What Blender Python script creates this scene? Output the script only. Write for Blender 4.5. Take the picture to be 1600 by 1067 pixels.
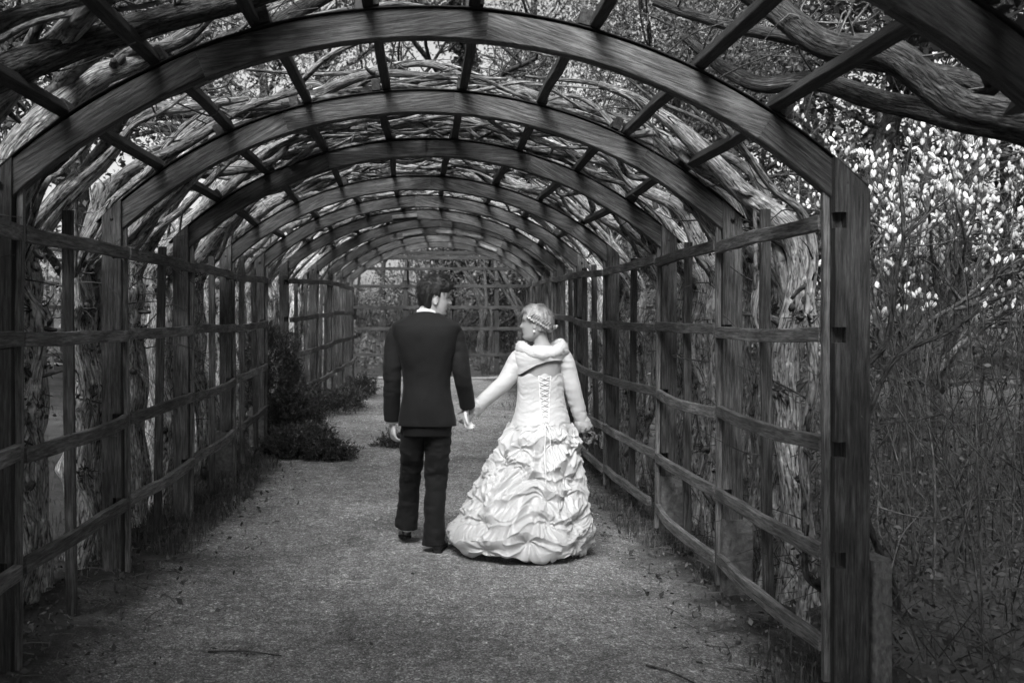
import bpy, bmesh, math, random
import numpy as np
from mathutils import Vector, Matrix, Euler

for o in list(bpy.data.objects): bpy.data.objects.remove(o)
SC = bpy.context.scene
COL = SC.collection
R = math.radians
PI = math.pi

# ------------------------------------------------------------------ camera
H_EYE = 1.62
F_PX = 1556.0
VPX, VPY = 660.0, 497.0
cam_d = bpy.data.cameras.new('camera'); cam = bpy.data.objects.new('camera', cam_d); COL.objects.link(cam)
cam.location = (0, 0, H_EYE); cam.rotation_euler = (R(90), 0, 0)
cam_d.lens = 35.0; cam_d.sensor_width = 36.0
cam_d.shift_x = (800 - VPX) / 1600; cam_d.shift_y = -(533.5 - VPY) / 1600
cam_d.clip_start = 0.05; cam_d.clip_end = 1500
cam_d.dof.use_dof = True; cam_d.dof.focus_distance = 6.9; cam_d.dof.aperture_fstop = 3.5
SC.camera = cam

# ------------------------------------------------------------------ sky, sun, exposure (soft overcast day, black and white)
SUN_EL, SUN_AZ = 48, 197           # degrees; azimuth clockwise from +Y, so the sun stands behind the camera, to its left
world = bpy.data.worlds.new('World'); SC.world = world; world.use_nodes = True
wn = world.node_tree.nodes; wl = world.node_tree.links; wn.clear()
sky = wn.new('ShaderNodeTexSky'); sky.sky_type = 'NISHITA'; sky.sun_disc = False
sky.sun_elevation = R(SUN_EL); sky.sun_rotation = R(SUN_AZ); sky.air_density = 1.0; sky.dust_density = 4.0
bw = wn.new('ShaderNodeRGBToBW'); bg = wn.new('ShaderNodeBackground'); wo = wn.new('ShaderNodeOutputWorld')
wl.new(sky.outputs[0], bw.inputs[0]); wl.new(bw.outputs[0], bg.inputs[0]); wl.new(bg.outputs[0], wo.inputs[0])
bg.inputs[1].default_value = 0.12
sun_d = bpy.data.lights.new('sun', 'SUN'); sun = bpy.data.objects.new('sun', sun_d); COL.objects.link(sun)
sun_d.energy = 3.2; sun_d.angle = R(30); sun_d.color = (1, 1, 1)
sv = Vector((math.sin(R(SUN_AZ)) * math.cos(R(SUN_EL)), math.cos(R(SUN_AZ)) * math.cos(R(SUN_EL)), math.sin(R(SUN_EL))))
sun.rotation_euler = sv.to_track_quat('Z', 'Y').to_euler(); sun.location = sv * 40
SC.view_settings.view_transform = 'Standard'; SC.view_settings.look = 'None'
SC.view_settings.exposure = 1.2; SC.view_settings.gamma = 1.0; SC.view_settings.use_curve_mapping = False
try:
    SC.render.engine = 'CYCLES'; SC.cycles.max_bounces = 4; SC.cycles.adaptive_threshold = .03; SC.cycles.diffuse_bounces = 3; SC.cycles.glossy_bounces = 2; SC.cycles.transparent_max_bounces = 4
except Exception: pass

# ------------------------------------------------------------------ small maths
def at(px, py, d):
    s = F_PX / d
    return np.array([(px - VPX) / s, d, H_EYE + (VPY - py) / s])
def sstep(a, b, x):
    t = np.clip((np.asarray(x, float) - a) / (b - a), 0, 1); return t * t * (3 - 2 * t)
def _hash(ix, iy, iz, seed):
    h = (ix * 374761393 + iy * 668265263 + iz * 2147483647 + seed * 1274126177) & 0xffffffff
    h = ((h ^ (h >> 13)) * 1274126177) & 0xffffffff
    h = ((h ^ (h >> 16)) * 2246822519) & 0xffffffff
    return ((h ^ (h >> 15)) & 0xffffff) / float(0x7fffff) - 1.0
def noise(p, seed=0):
    p = np.asarray(p, float); i = np.floor(p).astype(np.int64); f = p - i; u = f * f * (3 - 2 * f)
    r = 0
    for dx in (0, 1):
        wx = u[:, 0] if dx else 1 - u[:, 0]
        for dy in (0, 1):
            wy = u[:, 1] if dy else 1 - u[:, 1]
            for dz in (0, 1):
                wz = u[:, 2] if dz else 1 - u[:, 2]
                r = r + wx * wy * wz * _hash(i[:, 0] + dx, i[:, 1] + dy, i[:, 2] + dz, seed)
    return r
def fbm(p, oct=3, seed=0):
    p = np.asarray(p, float); a = 1.0; r = 0; t = 0
    for k in range(oct):
        r = r + a * noise(p * (2 ** k), seed + k * 17); t += a; a *= .5
    return r / t
def spline(C, m, closed=False):
    """Catmull-Rom through the rows of C (any width), m samples."""
    C = np.asarray(C, float); n = len(C)
    if n == 2:
        t = np.linspace(0, 1, m)[:, None]; return C[0] * (1 - t) + C[1] * t
    E = np.vstack([2 * C[0] - C[1], C, 2 * C[-1] - C[-2]])
    t = np.linspace(0, n - 1, m); k = np.minimum(t.astype(int), n - 2); f = (t - k)[:, None]
    a, b, c, d = E[k], E[k + 1], E[k + 2], E[k + 3]
    return .5 * (2 * b + (c - a) * f + (2 * a - 5 * b + 4 * c - d) * f ** 2 + (3 * b - a - 3 * c + d) * f ** 3)

# ------------------------------------------------------------------ mesh building
class MB:
    def __init__(self): self.V = []; self.Q = []; self.T = []; self.A = []; self.n = 0; self.has = False; self.W = {}
    def add(self, V, Q=None, T=None, A=None):
        V = np.asarray(V, float).reshape(-1, 3)
        if Q is not None and len(Q): self.Q.append(np.asarray(Q, np.int64) + self.n)
        if T is not None and len(T): self.T.append(np.asarray(T, np.int64) + self.n)
        self.V.append(V)
        if A is not None: self.has = True
        self.A.append(np.zeros((len(V), 3)) if A is None else A)
        self.n += len(V); return self
    def twig(self, P, r, n=4):
        P = np.asarray(P, float); self.W.setdefault((len(P), n), []).append((P, np.broadcast_to(np.asarray(r, float), (len(P),)))); return self
    def flush(self):
        for (K, n), L in self.W.items():          # all thin twigs of one length swept at once
            P = np.stack([a for a, _ in L]); r = np.stack([b for _, b in L]); M = len(P)
            T = np.gradient(P, axis=1); T /= np.linalg.norm(T, axis=-1, keepdims=True) + 1e-9; Tm = T.mean(1, keepdims=True)
            ref = np.where(np.abs(Tm[..., 2:3]) < .8, np.array([0, 0, 1.0]), np.array([1.0, 0, 0])); U = np.cross(T, ref); U /= np.linalg.norm(U, axis=-1, keepdims=True) + 1e-9; W = np.cross(T, U)
            a = np.linspace(0, 2 * PI, n, endpoint=False); V = P[:, :, None] + r[:, :, None, None] * (U[:, :, None] * np.cos(a)[:, None] + W[:, :, None] * np.sin(a)[:, None])
            Ln = np.concatenate([np.zeros((M, 1)), np.cumsum(np.linalg.norm(np.diff(P, axis=1), axis=-1), axis=1)], 1)
            A = np.stack([np.broadcast_to(np.cos(a) * .02, (M, K, n)), np.broadcast_to(np.sin(a) * .02, (M, K, n)), np.broadcast_to(Ln[..., None] + np.arange(M)[:, None, None] * .37, (M, K, n))], -1)
            i = (np.arange(M) * K * n)[:, None, None] + (np.arange(K - 1) * n)[None, :, None]; j = np.arange(n); j2 = (j + 1) % n
            Q = np.stack([i + j, i + j2, i + n + j2, i + n + j], -1).reshape(-1, 4); self.add(V.reshape(-1, 3), Q, None, A.reshape(-1, 3))
        self.W = {}
    def box(self, c, h, M=None):
        s = np.array([[-1,-1,-1],[1,-1,-1],[1,1,-1],[-1,1,-1],[-1,-1,1],[1,-1,1],[1,1,1],[-1,1,1]], float) * np.asarray(h)
        if M is not None: s = s @ np.asarray(M).T
        return self.add(s + np.asarray(c), [[3,2,1,0],[4,5,6,7],[0,1,5,4],[1,2,6,5],[2,3,7,6],[3,0,4,7]])
    def mesh(self, name, mat, origin=(0, 0, 0), smooth=True):
        self.flush(); me = bpy.data.meshes.new(name)
        V = np.vstack(self.V) - np.asarray(origin, float)
        Q = np.vstack(self.Q) if self.Q else np.zeros((0, 4), np.int64)
        T = np.vstack(self.T) if self.T else np.zeros((0, 3), np.int64)
        me.vertices.add(len(V)); me.vertices.foreach_set('co', V.ravel())
        loops = np.concatenate([Q.ravel(), T.ravel()]).astype(np.int32)
        me.loops.add(len(loops)); me.loops.foreach_set('vertex_index', loops)
        nq, nt = len(Q), len(T)
        st = np.concatenate([np.arange(nq) * 4, nq * 4 + np.arange(nt) * 3]).astype(np.int32)
        me.polygons.add(nq + nt); me.polygons.foreach_set('loop_start', st)
        me.polygons.foreach_set('use_smooth', np.full(nq + nt, bool(smooth)))
        if self.has:
            at_ = me.attributes.new('bk', 'FLOAT_VECTOR', 'POINT'); at_.data.foreach_set('vector', np.vstack(self.A).ravel())
        me.update(calc_edges=True); me.validate()
        if mat is not None: me.materials.append(mat)
        return me
    def build(self, name, mat, parent=None, origin=None, smooth=True):
        if origin is None: origin = ORG.get(parent.name, (0, 0, 0)) if parent else (0, 0, 0)
        o = bpy.data.objects.new(name, self.mesh(name, mat, origin, smooth)); COL.objects.link(o)
        if parent:
            o.parent = parent
        else: o.location = origin
        ORG[o.name] = tuple(origin)
        return o
ORG = {}
WM = {}
LABELS = {}
def tag(o, label=None, cat=None, group=None, kind=None):
    if label: o['label'] = label
    if cat: o['category'] = cat
    if group: o['group'] = group
    if kind: o['kind'] = kind
    return o
def empty(name, loc, label, cat, group=None):
    o = bpy.data.objects.new(name, None); COL.objects.link(o); o.location = loc; o.empty_display_size = .1
    ORG[o.name] = tuple(loc); return tag(o, label, cat, group)
def place(name, me, parent, M):
    """one piece that shares mesh data, world matrix M, child of a thing standing at ORG"""
    o = bpy.data.objects.new(name, me); COL.objects.link(o); o.parent = parent
    o.matrix_local = WM.get(parent.name, Matrix.Translation(ORG[parent.name])).inverted() @ M
    WM[o.name] = M.copy(); ORG[o.name] = tuple(M.translation)
    return o
def tube(P, r, n=8, bark=0.0, seed=0, cap=True, flat=1.0, knots=None, tw=0.0):
    """swept tube; r scalar or per point. returns V,Q,T,A (A = bark coordinates)"""
    P = np.asarray(P, float); N = len(P); r = np.broadcast_to(np.asarray(r, float), (N,)).copy()
    T = np.gradient(P, axis=0); T /= np.linalg.norm(T, axis=1)[:, None] + 1e-9
    u = np.cross(T[0], [0.13, 0.9, 0.31]); 
    if np.linalg.norm(u) < .1: u = np.cross(T[0], [1, 0, 0])
    u /= np.linalg.norm(u); U = [u]
    for i in range(1, N):
        u = u - T[i] * (u @ T[i]); u /= np.linalg.norm(u) + 1e-9; U.append(u)
    U = np.array(U); W = np.cross(T, U)
    L = np.concatenate([[0], np.cumsum(np.linalg.norm(np.diff(P, axis=0), axis=1))])
    a = np.linspace(0, 2 * PI, n, endpoint=False)
    ca, sa = np.cos(a)[None, :], np.sin(a)[None, :]
    rr = np.repeat(r[:, None], n, 1)
    A = np.stack([np.cos(a + 0 * L[:, None]) * r.max(), np.sin(a + 0 * L[:, None]) * r.max(), np.repeat(L[:, None], n, 1)], -1).reshape(-1, 3)
    if bark > 0:
        aa = a[None, :] + tw * L[:, None]
        q = np.stack([np.cos(aa) * 1.7, np.sin(aa) * 1.7, np.repeat(L[:, None], n, 1) * 1.3], -1).reshape(-1, 3)
        big = fbm(q, 2, seed).reshape(N, n)
        q2 = q * np.array([2.6, 2.6, 2.2]) + 7.1
        rid = (1 - 2 * np.abs(fbm(q2, 2, seed + 5))).reshape(N, n)
        q3 = q * np.array([6, 6, 3.2]) + 3.3
        fine = fbm(q3, 2, seed + 9).reshape(N, n)
        rr = rr * (1 + bark * (1.0 * big + .45 * rid + .5 * fine))
        if knots is not None:
            for (kl, ka, ks, kh) in knots:
                da = np.angle(np.exp(1j * (a - ka)))[None, :] * r[:, None]
                rr = rr + kh * np.exp(-((L[:, None] - kl) ** 2 + da ** 2) / (2 * ks * ks)) * (1 + .8 * fine)
    V = P[:, None, :] + U[:, None, :] * (ca * rr)[..., None] + W[:, None, :] * (sa * rr * flat)[..., None]
    V = V.reshape(-1, 3)
    i = np.arange(N - 1)[:, None] * n; j = np.arange(n)[None, :]; j2 = (j + 1) % n
    Q = np.stack([i + j, i + j2, i + n + j2, i + n + j], -1).reshape(-1, 4)
    Tt = None
    if cap:
        V = np.vstack([V, P[0], P[-1]]); A = np.vstack([A, A[0], A[-1]])
        j = np.arange(n); b = (N - 1) * n
        Tt = np.vstack([np.stack([(j + 1) % n, j, np.full(n, N * n)], -1), np.stack([b + j, b + (j + 1) % n, np.full(n, N * n + 1)], -1)])
    return V, Q, Tt, A
def loft(rings, closed_ends=True):
    """rings: (N, n, 3) array -> V,Q,T"""
    rings = np.asarray(rings, float); N, n, _ = rings.shape; V = rings.reshape(-1, 3)
    i = np.arange(N - 1)[:, None] * n; j = np.arange(n)[None, :]; j2 = (j + 1) % n
    Q = np.stack([i + j, i + j2, i + n + j2, i + n + j], -1).reshape(-1, 4); T = None
    if closed_ends:
        V = np.vstack([V, rings[0].mean(0), rings[-1].mean(0)]); j = np.arange(n); b = (N - 1) * n
        T = np.vstack([np.stack([(j + 1) % n, j, np.full(n, N * n)], -1), np.stack([b + j, b + (j + 1) % n, np.full(n, N * n + 1)], -1)])
    return V, Q, T
def sphere(c, r, nu=12, nv=8, M=None):
    r = np.broadcast_to(np.asarray(r, float), (3,))
    ph = np.linspace(0.02, PI - .02, nv); th = np.linspace(0, 2 * PI, nu, endpoint=False)
    X = np.stack([np.sin(ph)[:, None] * np.cos(th), np.sin(ph)[:, None] * np.sin(th), -np.cos(ph)[:, None] + 0 * th], -1) * r
    if M is not None: X = X @ np.asarray(M).T
    return loft(X + np.asarray(c))
def leaves(C, size, rng, aspect=.5, droop=0.0, up=None):
    """one diamond-shaped leaf (folded along its rib) per row of C; returns V,Q"""
    n = len(C); size = np.broadcast_to(np.asarray(size, float), (n,)) * rng.uniform(.6, 1.3, n)
    d = rng.normal(size=(n, 3)); d[:, 2] -= droop
    if up is not None: d += np.asarray(up)
    d /= np.linalg.norm(d, axis=1)[:, None]
    e = np.cross(d, rng.normal(size=(n, 3))); e /= np.linalg.norm(e, axis=1)[:, None] + 1e-9
    nn = np.cross(d, e)
    a = C; b = C + d * (size * .45)[:, None] + e * (size * aspect * .5)[:, None] + nn * (size * .08)[:, None]
    c = C + d * size[:, None]; f = C + d * (size * .45)[:, None] - e * (size * aspect * .5)[:, None] + nn * (size * .08)[:, None]
    V = np.stack([a, b, c, f], 1).reshape(-1, 3)
    return V, np.arange(4 * n).reshape(n, 4)
# ------------------------------------------------------------------ materials (the photograph is black and white: all greys)
MAT = {}
class NG:
    def __init__(self, name):
        m = bpy.data.materials.new(name); m.use_nodes = True; self.m = m; self.t = m.node_tree; self.n = self.t.nodes; self.n.clear()
        self.out = self.n.new('ShaderNodeOutputMaterial'); self.b = self.n.new('ShaderNodeBsdfPrincipled'); self.l(self.b.outputs[0], self.out.inputs[0])
        self.b.inputs['Specular IOR Level'].default_value = .3
        MAT[name] = m
    def l(self, a, b): self.t.links.new(a, b)
    def node(self, t, **k):
        x = self.n.new(t)
        for a, v in k.items(): setattr(x, a, v)
        return x
    def math(self, op, a, b=None):
        x = self.node('ShaderNodeMath', operation=op)
        for i, v in enumerate((a, b)):
            if v is None: continue
            if isinstance(v, (int, float)): x.inputs[i].default_value = v
            else: self.l(v, x.inputs[i])
        return x.outputs[0]
    def coords(self, kind='Object', scale=(1, 1, 1), attr=None):
        if attr: a = self.node('ShaderNodeAttribute', attribute_name=attr).outputs['Vector']
        else: a = self.node('ShaderNodeTexCoord').outputs[kind]
        mp = self.node('ShaderNodeMapping'); mp.inputs['Scale'].default_value = scale; self.l(a, mp.inputs[0])
        return mp
    def noise(self, vec, scale=5, detail=4, rough=.6, dist=0):
        x = self.node('ShaderNodeTexNoise'); self.l(vec, x.inputs['Vector']); x.inputs['Scale'].default_value = scale
        x.inputs['Detail'].default_value = detail; x.inputs['Roughness'].default_value = rough; x.inputs['Distortion'].default_value = dist
        return x.outputs[0]
    def voro(self, vec, scale=5, feature='F1'):
        x = self.node('ShaderNodeTexVoronoi', feature=feature); self.l(vec, x.inputs['Vector']); x.inputs['Scale'].default_value = scale
        return x.outputs[0] if feature != 'F1' else x.outputs['Distance']
    def ramp(self, fac, stops):
        x = self.node('ShaderNodeValToRGB'); e = x.color_ramp.elements
        while len(e) < len(stops): e.new(.5)
        for k, (p, v) in enumerate(stops): e[k].position = p; e[k].color = (v, v, v, 1)
        self.l(fac, x.inputs[0]); return x.outputs[0]
    def color(self, v): self.l(v, self.b.inputs['Base Color'])
    def bump(self, h, strength=.5, dist=.01, prev=None):
        x = self.node('ShaderNodeBump'); x.inputs['Strength'].default_value = strength; x.inputs['Distance'].default_value = dist
        self.l(h, x.inputs['Height'])
        if prev is not None: self.l(prev, x.inputs['Normal'])
        self.l(x.outputs[0], self.b.inputs['Normal']); return x.outputs[0]
    def rough(self, v): self.b.inputs['Roughness'].default_value = v

def rand_offset(g, mp, amount=40):
    oi = g.node('ShaderNodeObjectInfo'); v = g.math('MULTIPLY', oi.outputs['Random'], amount)
    c = g.node('ShaderNodeCombineXYZ'); g.l(v, c.inputs[0]); g.l(v, c.inputs[1]); g.l(v, c.inputs[2]); g.l(c.outputs[0], mp.inputs['Location'])
    return oi.outputs['Random']
def wood(name, lo, hi, contrast=1.0):
    g = NG(name); mp = g.coords('Object', (3.0, 52, 52)); rnd = rand_offset(g, mp)
    n1 = g.noise(mp.outputs[0], 1.6, 4, .66, .35)
    mp2 = g.coords('Object', (1.6, 5, 5)); rand_offset(g, mp2, 13); n2 = g.noise(mp2.outputs[0], 1.6, 3, .65)
    mp3 = g.coords('Object', (11, 150, 150)); rand_offset(g, mp3, 23); n3 = g.noise(mp3.outputs[0], 1.2, 2, .7)
    a = g.ramp(n1, [(.30, lo * .6), (.48, (lo + hi) * .45), (.62, hi), (.78, hi * 1.2)])
    b = g.ramp(n2, [(.28, .45), (.5, .95), (.68, 1.5)])
    c = g.math('ADD', g.math('MULTIPLY', rnd, .7), .65)
    d = g.ramp(n3, [(.36, .55), (.47, .95), (.62, 1.05), (.78, 1.4)])
    col = g.math('MULTIPLY', g.math('MULTIPLY', a, b), g.math('MULTIPLY', c, d))
    g.color(col); g.rough(.75); g.bump(g.math('ADD', n1, g.math('MULTIPLY', n3, .7)), .8, .006); return g.m
wood('wood_beam', .026, .095); wood('wood_rail', .075, .19); wood('wood_post', .028, .095); wood('wood_purlin', .012, .045); wood('wood_pale', .12, .3)
def bark(name, lo, hi, sz=1.0, bump=.9):
    g = NG(name); mp = g.coords(attr='bk', scale=(24 * sz, 24 * sz, 9 * sz)); rnd = rand_offset(g, mp, 9)
    n1 = g.noise(mp.outputs[0], 1.0, 4, .7, .9)
    wv = g.node('ShaderNodeVectorMath', operation='MULTIPLY_ADD'); nz = g.node('ShaderNodeTexNoise'); g.l(mp.outputs[0], nz.inputs['Vector']); nz.inputs['Scale'].default_value = 1.3; nz.inputs['Detail'].default_value = 2
    g.l(nz.outputs['Color'], wv.inputs[0]); wv.inputs[1].default_value = (.9, .9, 1.6); g.l(mp.outputs[0], wv.inputs[2])
    v = g.voro(wv.outputs[0], 1.15, 'DISTANCE_TO_EDGE')
    plate = g.ramp(v, [(.0, .0), (.12, .55), (.4, 1.0)])
    h = g.math('ADD', g.math('MULTIPLY', n1, .95), g.math('MULTIPLY', plate, .28))
    mp2 = g.coords('Object', (2.2, 2.2, 1.5)); n2 = g.noise(mp2.outputs[0], 1.5, 2, .6)
    a = g.ramp(h, [(.40, lo * .12), (.60, (lo + hi) * .36), (.88, hi)])
    mp3 = g.coords('Object', (1, 1, 1)); n3 = g.noise(mp3.outputs[0], 26, 2, .5)
    lich = g.ramp(n3, [(.55, 1.0), (.72, 1.8)])
    col = g.math('MULTIPLY', g.math('MULTIPLY', a, g.math('ADD', g.math('MULTIPLY', n2, 1.5), .25)), g.math('MULTIPLY', lich, g.math('ADD', g.math('MULTIPLY', rnd, .6), .7)))
    g.color(col); g.rough(.92); g.bump(h, bump, .025); return g.m
bark('bark_rough', .08, .44); bark('bark_smooth', .08, .25, .8, .8); bark('bark_dark', .02, .08); bark('trunk_bark_rough', .11, .56); bark('trunk_bark_smooth', .12, .40, .8, .8); bark('twig', .05, .13, 1, .3); bark('bark_grey', .05, .18, .8, .5); bark('twig_pale', .02, .08, 1, .3)  # the trunk copies are paler bark: light on the trunks put into colour
def leafm(name, lo, hi, rough=.6, trans=0.0):
    g = NG(name); gi = g.node('ShaderNodeNewGeometry'); r = g.ramp(gi.outputs['Random Per Island'], [(0, lo), (.8, hi), (1, hi * 1.5)])
    g.color(r); g.rough(rough)
    return g.m
leafm('leaf_dark', .022, .06); leafm('leaf_mid', .045, .12); leafm('leaf_pale', .1, .26); leafm('leaf_ivy', .015, .045, .4); leafm('grass', .025, .08); leafm('dry_leaf', .03, .12, .8)
leafm('petal', .34, .60, .5); leafm('pebble', .08, .38, .85); leafm('needle', .022, .075, .55); leafm('petal_dark', .03, .10, .5)
def plain(name, v, rough=.6, nz=.0, scale=20, bump=0, bd=.005, spec=.3):
    g = NG(name); g.b.inputs['Specular IOR Level'].default_value = spec
    mp = g.coords('Object'); n = g.noise(mp.outputs[0], scale, 4, .6)
    g.color(g.ramp(n, [(.25, v * (1 - nz)), (.75, min(1, v * (1 + nz)))])); g.rough(rough)
    if bump: g.bump(n, bump, bd)
    return g
plain('concrete', .11, .95, .55, 24, .8, .02); plain('pale_paving', .3, .9, .3, 6); plain('felt', .012, .8, .3); plain('metal_dark', .012, .5, .2, spec=.5)
# gravel: fine grit of pale and dark grains on dirt, with worn patches
g = NG('gravel'); mp = g.coords('Object')
v1 = g.node('ShaderNodeTexVoronoi', feature='F1'); g.l(mp.outputs[0], v1.inputs['Vector']); v1.inputs['Scale'].default_value = 135
sep = g.node('ShaderNodeSeparateColor'); g.l(v1.outputs['Color'], sep.inputs[0])
v2 = g.node('ShaderNodeTexVoronoi', feature='F1'); g.l(mp.outputs[0], v2.inputs['Vector']); v2.inputs['Scale'].default_value = 48
sep2 = g.node('ShaderNodeSeparateColor'); g.l(v2.outputs['Color'], sep2.inputs[0])
n1 = g.noise(mp.outputs[0], 1.1, 5, .6); n2 = g.noise(mp.outputs[0], 9, 5, .7)
grain = g.ramp(sep.outputs[0], [(0, .12), (.45, .23), (.8, .33), (1, .62)])
grain2 = g.ramp(sep2.outputs[1], [(0, .75), (.7, 1.0), (.9, 1.1), (1, 1.7)])
patch = g.math('MULTIPLY', g.ramp(n1, [(.3, .55), (.5, .95), (.7, 1.25)]), g.ramp(n2, [(.3, .6), (.6, 1.15)]))
gcol = g.math('MULTIPLY', g.math('MULTIPLY', grain, grain2), patch)
ns = g.noise(mp.outputs[0], 3, 6, .7); ns2 = g.noise(mp.outputs[0], 60, 3, .7); scol = g.math('MULTIPLY', g.ramp(ns, [(.3, .018), (.7, .075)]), g.math('ADD', g.math('MULTIPLY', ns2, 1.4), .3))
sx = g.node('ShaderNodeSeparateXYZ'); g.l(mp.outputs[0], sx.inputs[0]); ax = g.math('ABSOLUTE', sx.outputs[0]); nb1 = g.noise(mp.outputs[0], 1.7, 5, .65)
edge = g.math('ADD', ax, g.math('MULTIPLY', g.math('SUBTRACT', nb1, .5), 1.1)); mr = g.node('ShaderNodeMapRange'); mr.interpolation_type = 'SMOOTHSTEP'; g.l(edge, mr.inputs[0]); mr.inputs[1].default_value = 1.35; mr.inputs[2].default_value = 1.85
far = g.node('ShaderNodeMapRange'); g.l(sx.outputs[1], far.inputs[0]); far.inputs[1].default_value = 22.6; far.inputs[2].default_value = 23.2; fac = g.math('MAXIMUM', mr.outputs[0], far.outputs[0])
mix = g.node('ShaderNodeMix', data_type='FLOAT'); g.l(fac, mix.inputs[0]); g.l(gcol, mix.inputs[2]); g.l(scol, mix.inputs[3]); g.color(mix.outputs[0]); g.rough(.93)
hh = g.math('ADD', g.math('MULTIPLY', v1.outputs['Distance'], -1.0), g.math('MULTIPLY', n2, .8)); g.bump(hh, .7, .008)
# people
g = plain('skin', .55, .5, .08, 30); g.b.inputs['Subsurface Weight'].default_value = .0
g = plain('skin_fair', .33, .5, .06, 30)
g = NG('suit'); mp = g.coords('Object'); n = g.noise(mp.outputs[0], 9, 3, .6); n2 = g.noise(mp.outputs[0], 320, 2, .5)
g.color(g.ramp(n2, [(.3, .007), (.7, .016)])); g.rough(.85); g.b.inputs['Specular IOR Level'].default_value = .2; g.b.inputs['Sheen Weight'].default_value = .04; g.b.inputs['Sheen Roughness'].default_value = .4
g.bump(n, .35, .012)
plain('suit_thread', .006, .8); plain('shirt', .78, .6, .04); plain('shoe', .015, .28, .2, spec=.5)
def satin(name, v, rough, bs, bscale):
    g = NG(name); mp = g.coords('Object'); n = g.noise(mp.outputs[0], bscale, 5, .55, .8)
    g.color(g.ramp(n, [(.2, v * .93), (.8, v)])); g.rough(rough); g.b.inputs['Specular IOR Level'].default_value = .5
    g.b.inputs['Sheen Weight'].default_value = .2; g.bump(n, bs, .02); return g
satin('taffeta', .50, .34, .25, 16); satin('bodice', .54, .5, .15, 30); satin('bolero', .54, .36, .12, 14); plain('lace_cord', .85, .5); plain('fur', .56, .9, .1)
plain('pearl', .9, .2, spec=.6); plain('eye_white', .6, .2); plain('eye_dark', .01, .2); plain('lip', .2, .5)
def hairm(name, lo, hi, sc):
    g = NG(name); mp = g.coords(attr='bk', scale=sc); n = g.noise(mp.outputs[0], 1, 4, .6); g.color(g.ramp(n, [(.3, lo), (.7, hi)])); g.rough(.58); g.b.inputs['Specular IOR Level'].default_value = .35
    g.bump(n, .6, .006); return g
hairm('hair_dark', .010, .045, (60, 60, 6)); hairm('hair_blonde', .15, .42, (60, 60, 6))

# ------------------------------------------------------------------ terrain
def zoff(y):
    return .25 * sstep(8.5, 20, y)
def gz(x, y):
    x = np.asarray(x, float); y = np.asarray(y, float)
    z = zoff(y) - .10 * sstep(.9, 1.9, x) * (1 - sstep(9, 14, y)) + .03 * sstep(1.2, 2.0, -x)
    p = np.stack([x.ravel() * .9, y.ravel() * .9, 0 * x.ravel()], -1)
    side = sstep(1.45, 2.1, np.abs(x)) * (1 - sstep(24, 27, y))
    z = z + side * (.06 + .05 * fbm(p, 3, 3).reshape(x.shape))
    z = z + .012 * fbm(p * 1.7, 2, 8).reshape(x.shape) * (np.abs(x) < 2.2)
    # bank behind the crossing walk: low on the one side, higher to the other
    rise = sstep(24.5, 50, y)
    lo = 2.3 + 2.2 * sstep(0.0, 14, x) + 2.0 * sstep(-8, -30, x)
    z = z + rise * lo + .35 * rise * fbm(p * .25, 3, 21).reshape(x.shape)
    z = z + .5 * sstep(3.5, 14, np.abs(x)) * (1 - sstep(22, 26, y)) * sstep(-5, 5, y)
    return z
def axis(segs):
    r = [segs[0][0]]
    for a, b, s in segs: r += list(np.linspace(a, b, max(2, int(round((b - a) / s)) + 1))[1:])
    return np.array(r)
xs = axis([(-500, -60, 60), (-60, -12, 3), (-12, -2.6, .5), (-2.6, 2.6, .09), (2.6, 12, .5), (12, 60, 3), (60, 500, 60)])
ys = axis([(-300, -20, 40), (-20, -2, 2), (-2, 3, .3), (3, 12, .1), (12, 24, .2), (24, 60, 1), (60, 120, 5), (120, 900, 80)])
X, Y = np.meshgrid(xs, ys); Z = gz(X, Y)
def grid_mesh(X, Y, Z):
    ny, nx = X.shape; V = np.stack([X, Y, Z], -1).reshape(-1, 3)
    i = np.arange(ny - 1)[:, None] * nx; j = np.arange(nx - 1)[None, :]
    return V, np.stack([i + j, i + j + 1, i + nx + j + 1, i + nx + j], -1).reshape(-1, 4)
gr = MB().add(*grid_mesh(X, Y, Z)).build('ground', MAT['gravel']); tag(gr, 'dark bare soil and leaf litter beside and beyond the gravel path', 'ground', kind='structure')
# gravel path with an uneven edge
ys = axis([(-6, 3, .25), (3, 12, .07), (12, 22.6, .15)]); ts = np.linspace(-1, 1, 90)
T_, Y = np.meshgrid(ts, ys)
e = 1.70 + .12 * noise(np.stack([ys * 1.6, 0 * ys, 0 * ys], -1), 4) + .05 * noise(np.stack([ys * 7, 0 * ys, 0 * ys], -1), 5)
e2 = 1.66 + .13 * noise(np.stack([ys * 1.6, 0 * ys + 9, 0 * ys], -1), 4) + .05 * noise(np.stack([ys * 7, 0 * ys + 9, 0 * ys], -1), 5)
cxp = .36 * sstep(12, 20, ys)
X = np.where(T_ < 0, T_ * e[:, None], T_ * e2[:, None]) + cxp[:, None]
pg = np.stack([X.ravel() * 16, Y.ravel() * 16, 0 * X.ravel()], -1)
Z = gz(X, Y) + .012 * (1 - np.abs(T_) ** 6) + .0035 * fbm(pg, 3, 31).reshape(X.shape) * (1 - np.abs(T_) ** 8) + .002
pa = MB().add(*grid_mesh(X, Y, Z)).build('path', MAT['gravel']); tag(pa, 'grey gravel walk running straight through the arched tunnel', 'path', kind='structure')
# pale crossing walk at the far end
X, Y = np.meshgrid(np.linspace(-9, 10, 120), np.linspace(22.0, 22.75, 8)); Z = gz(X, Y) + .03
wk = MB().add(*grid_mesh(X, Y, Z)).build('crossing_path', MAT['pale_paving']); tag(wk, 'pale paved strip crossing behind the far end of the tunnel', 'path', kind='structure')

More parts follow.
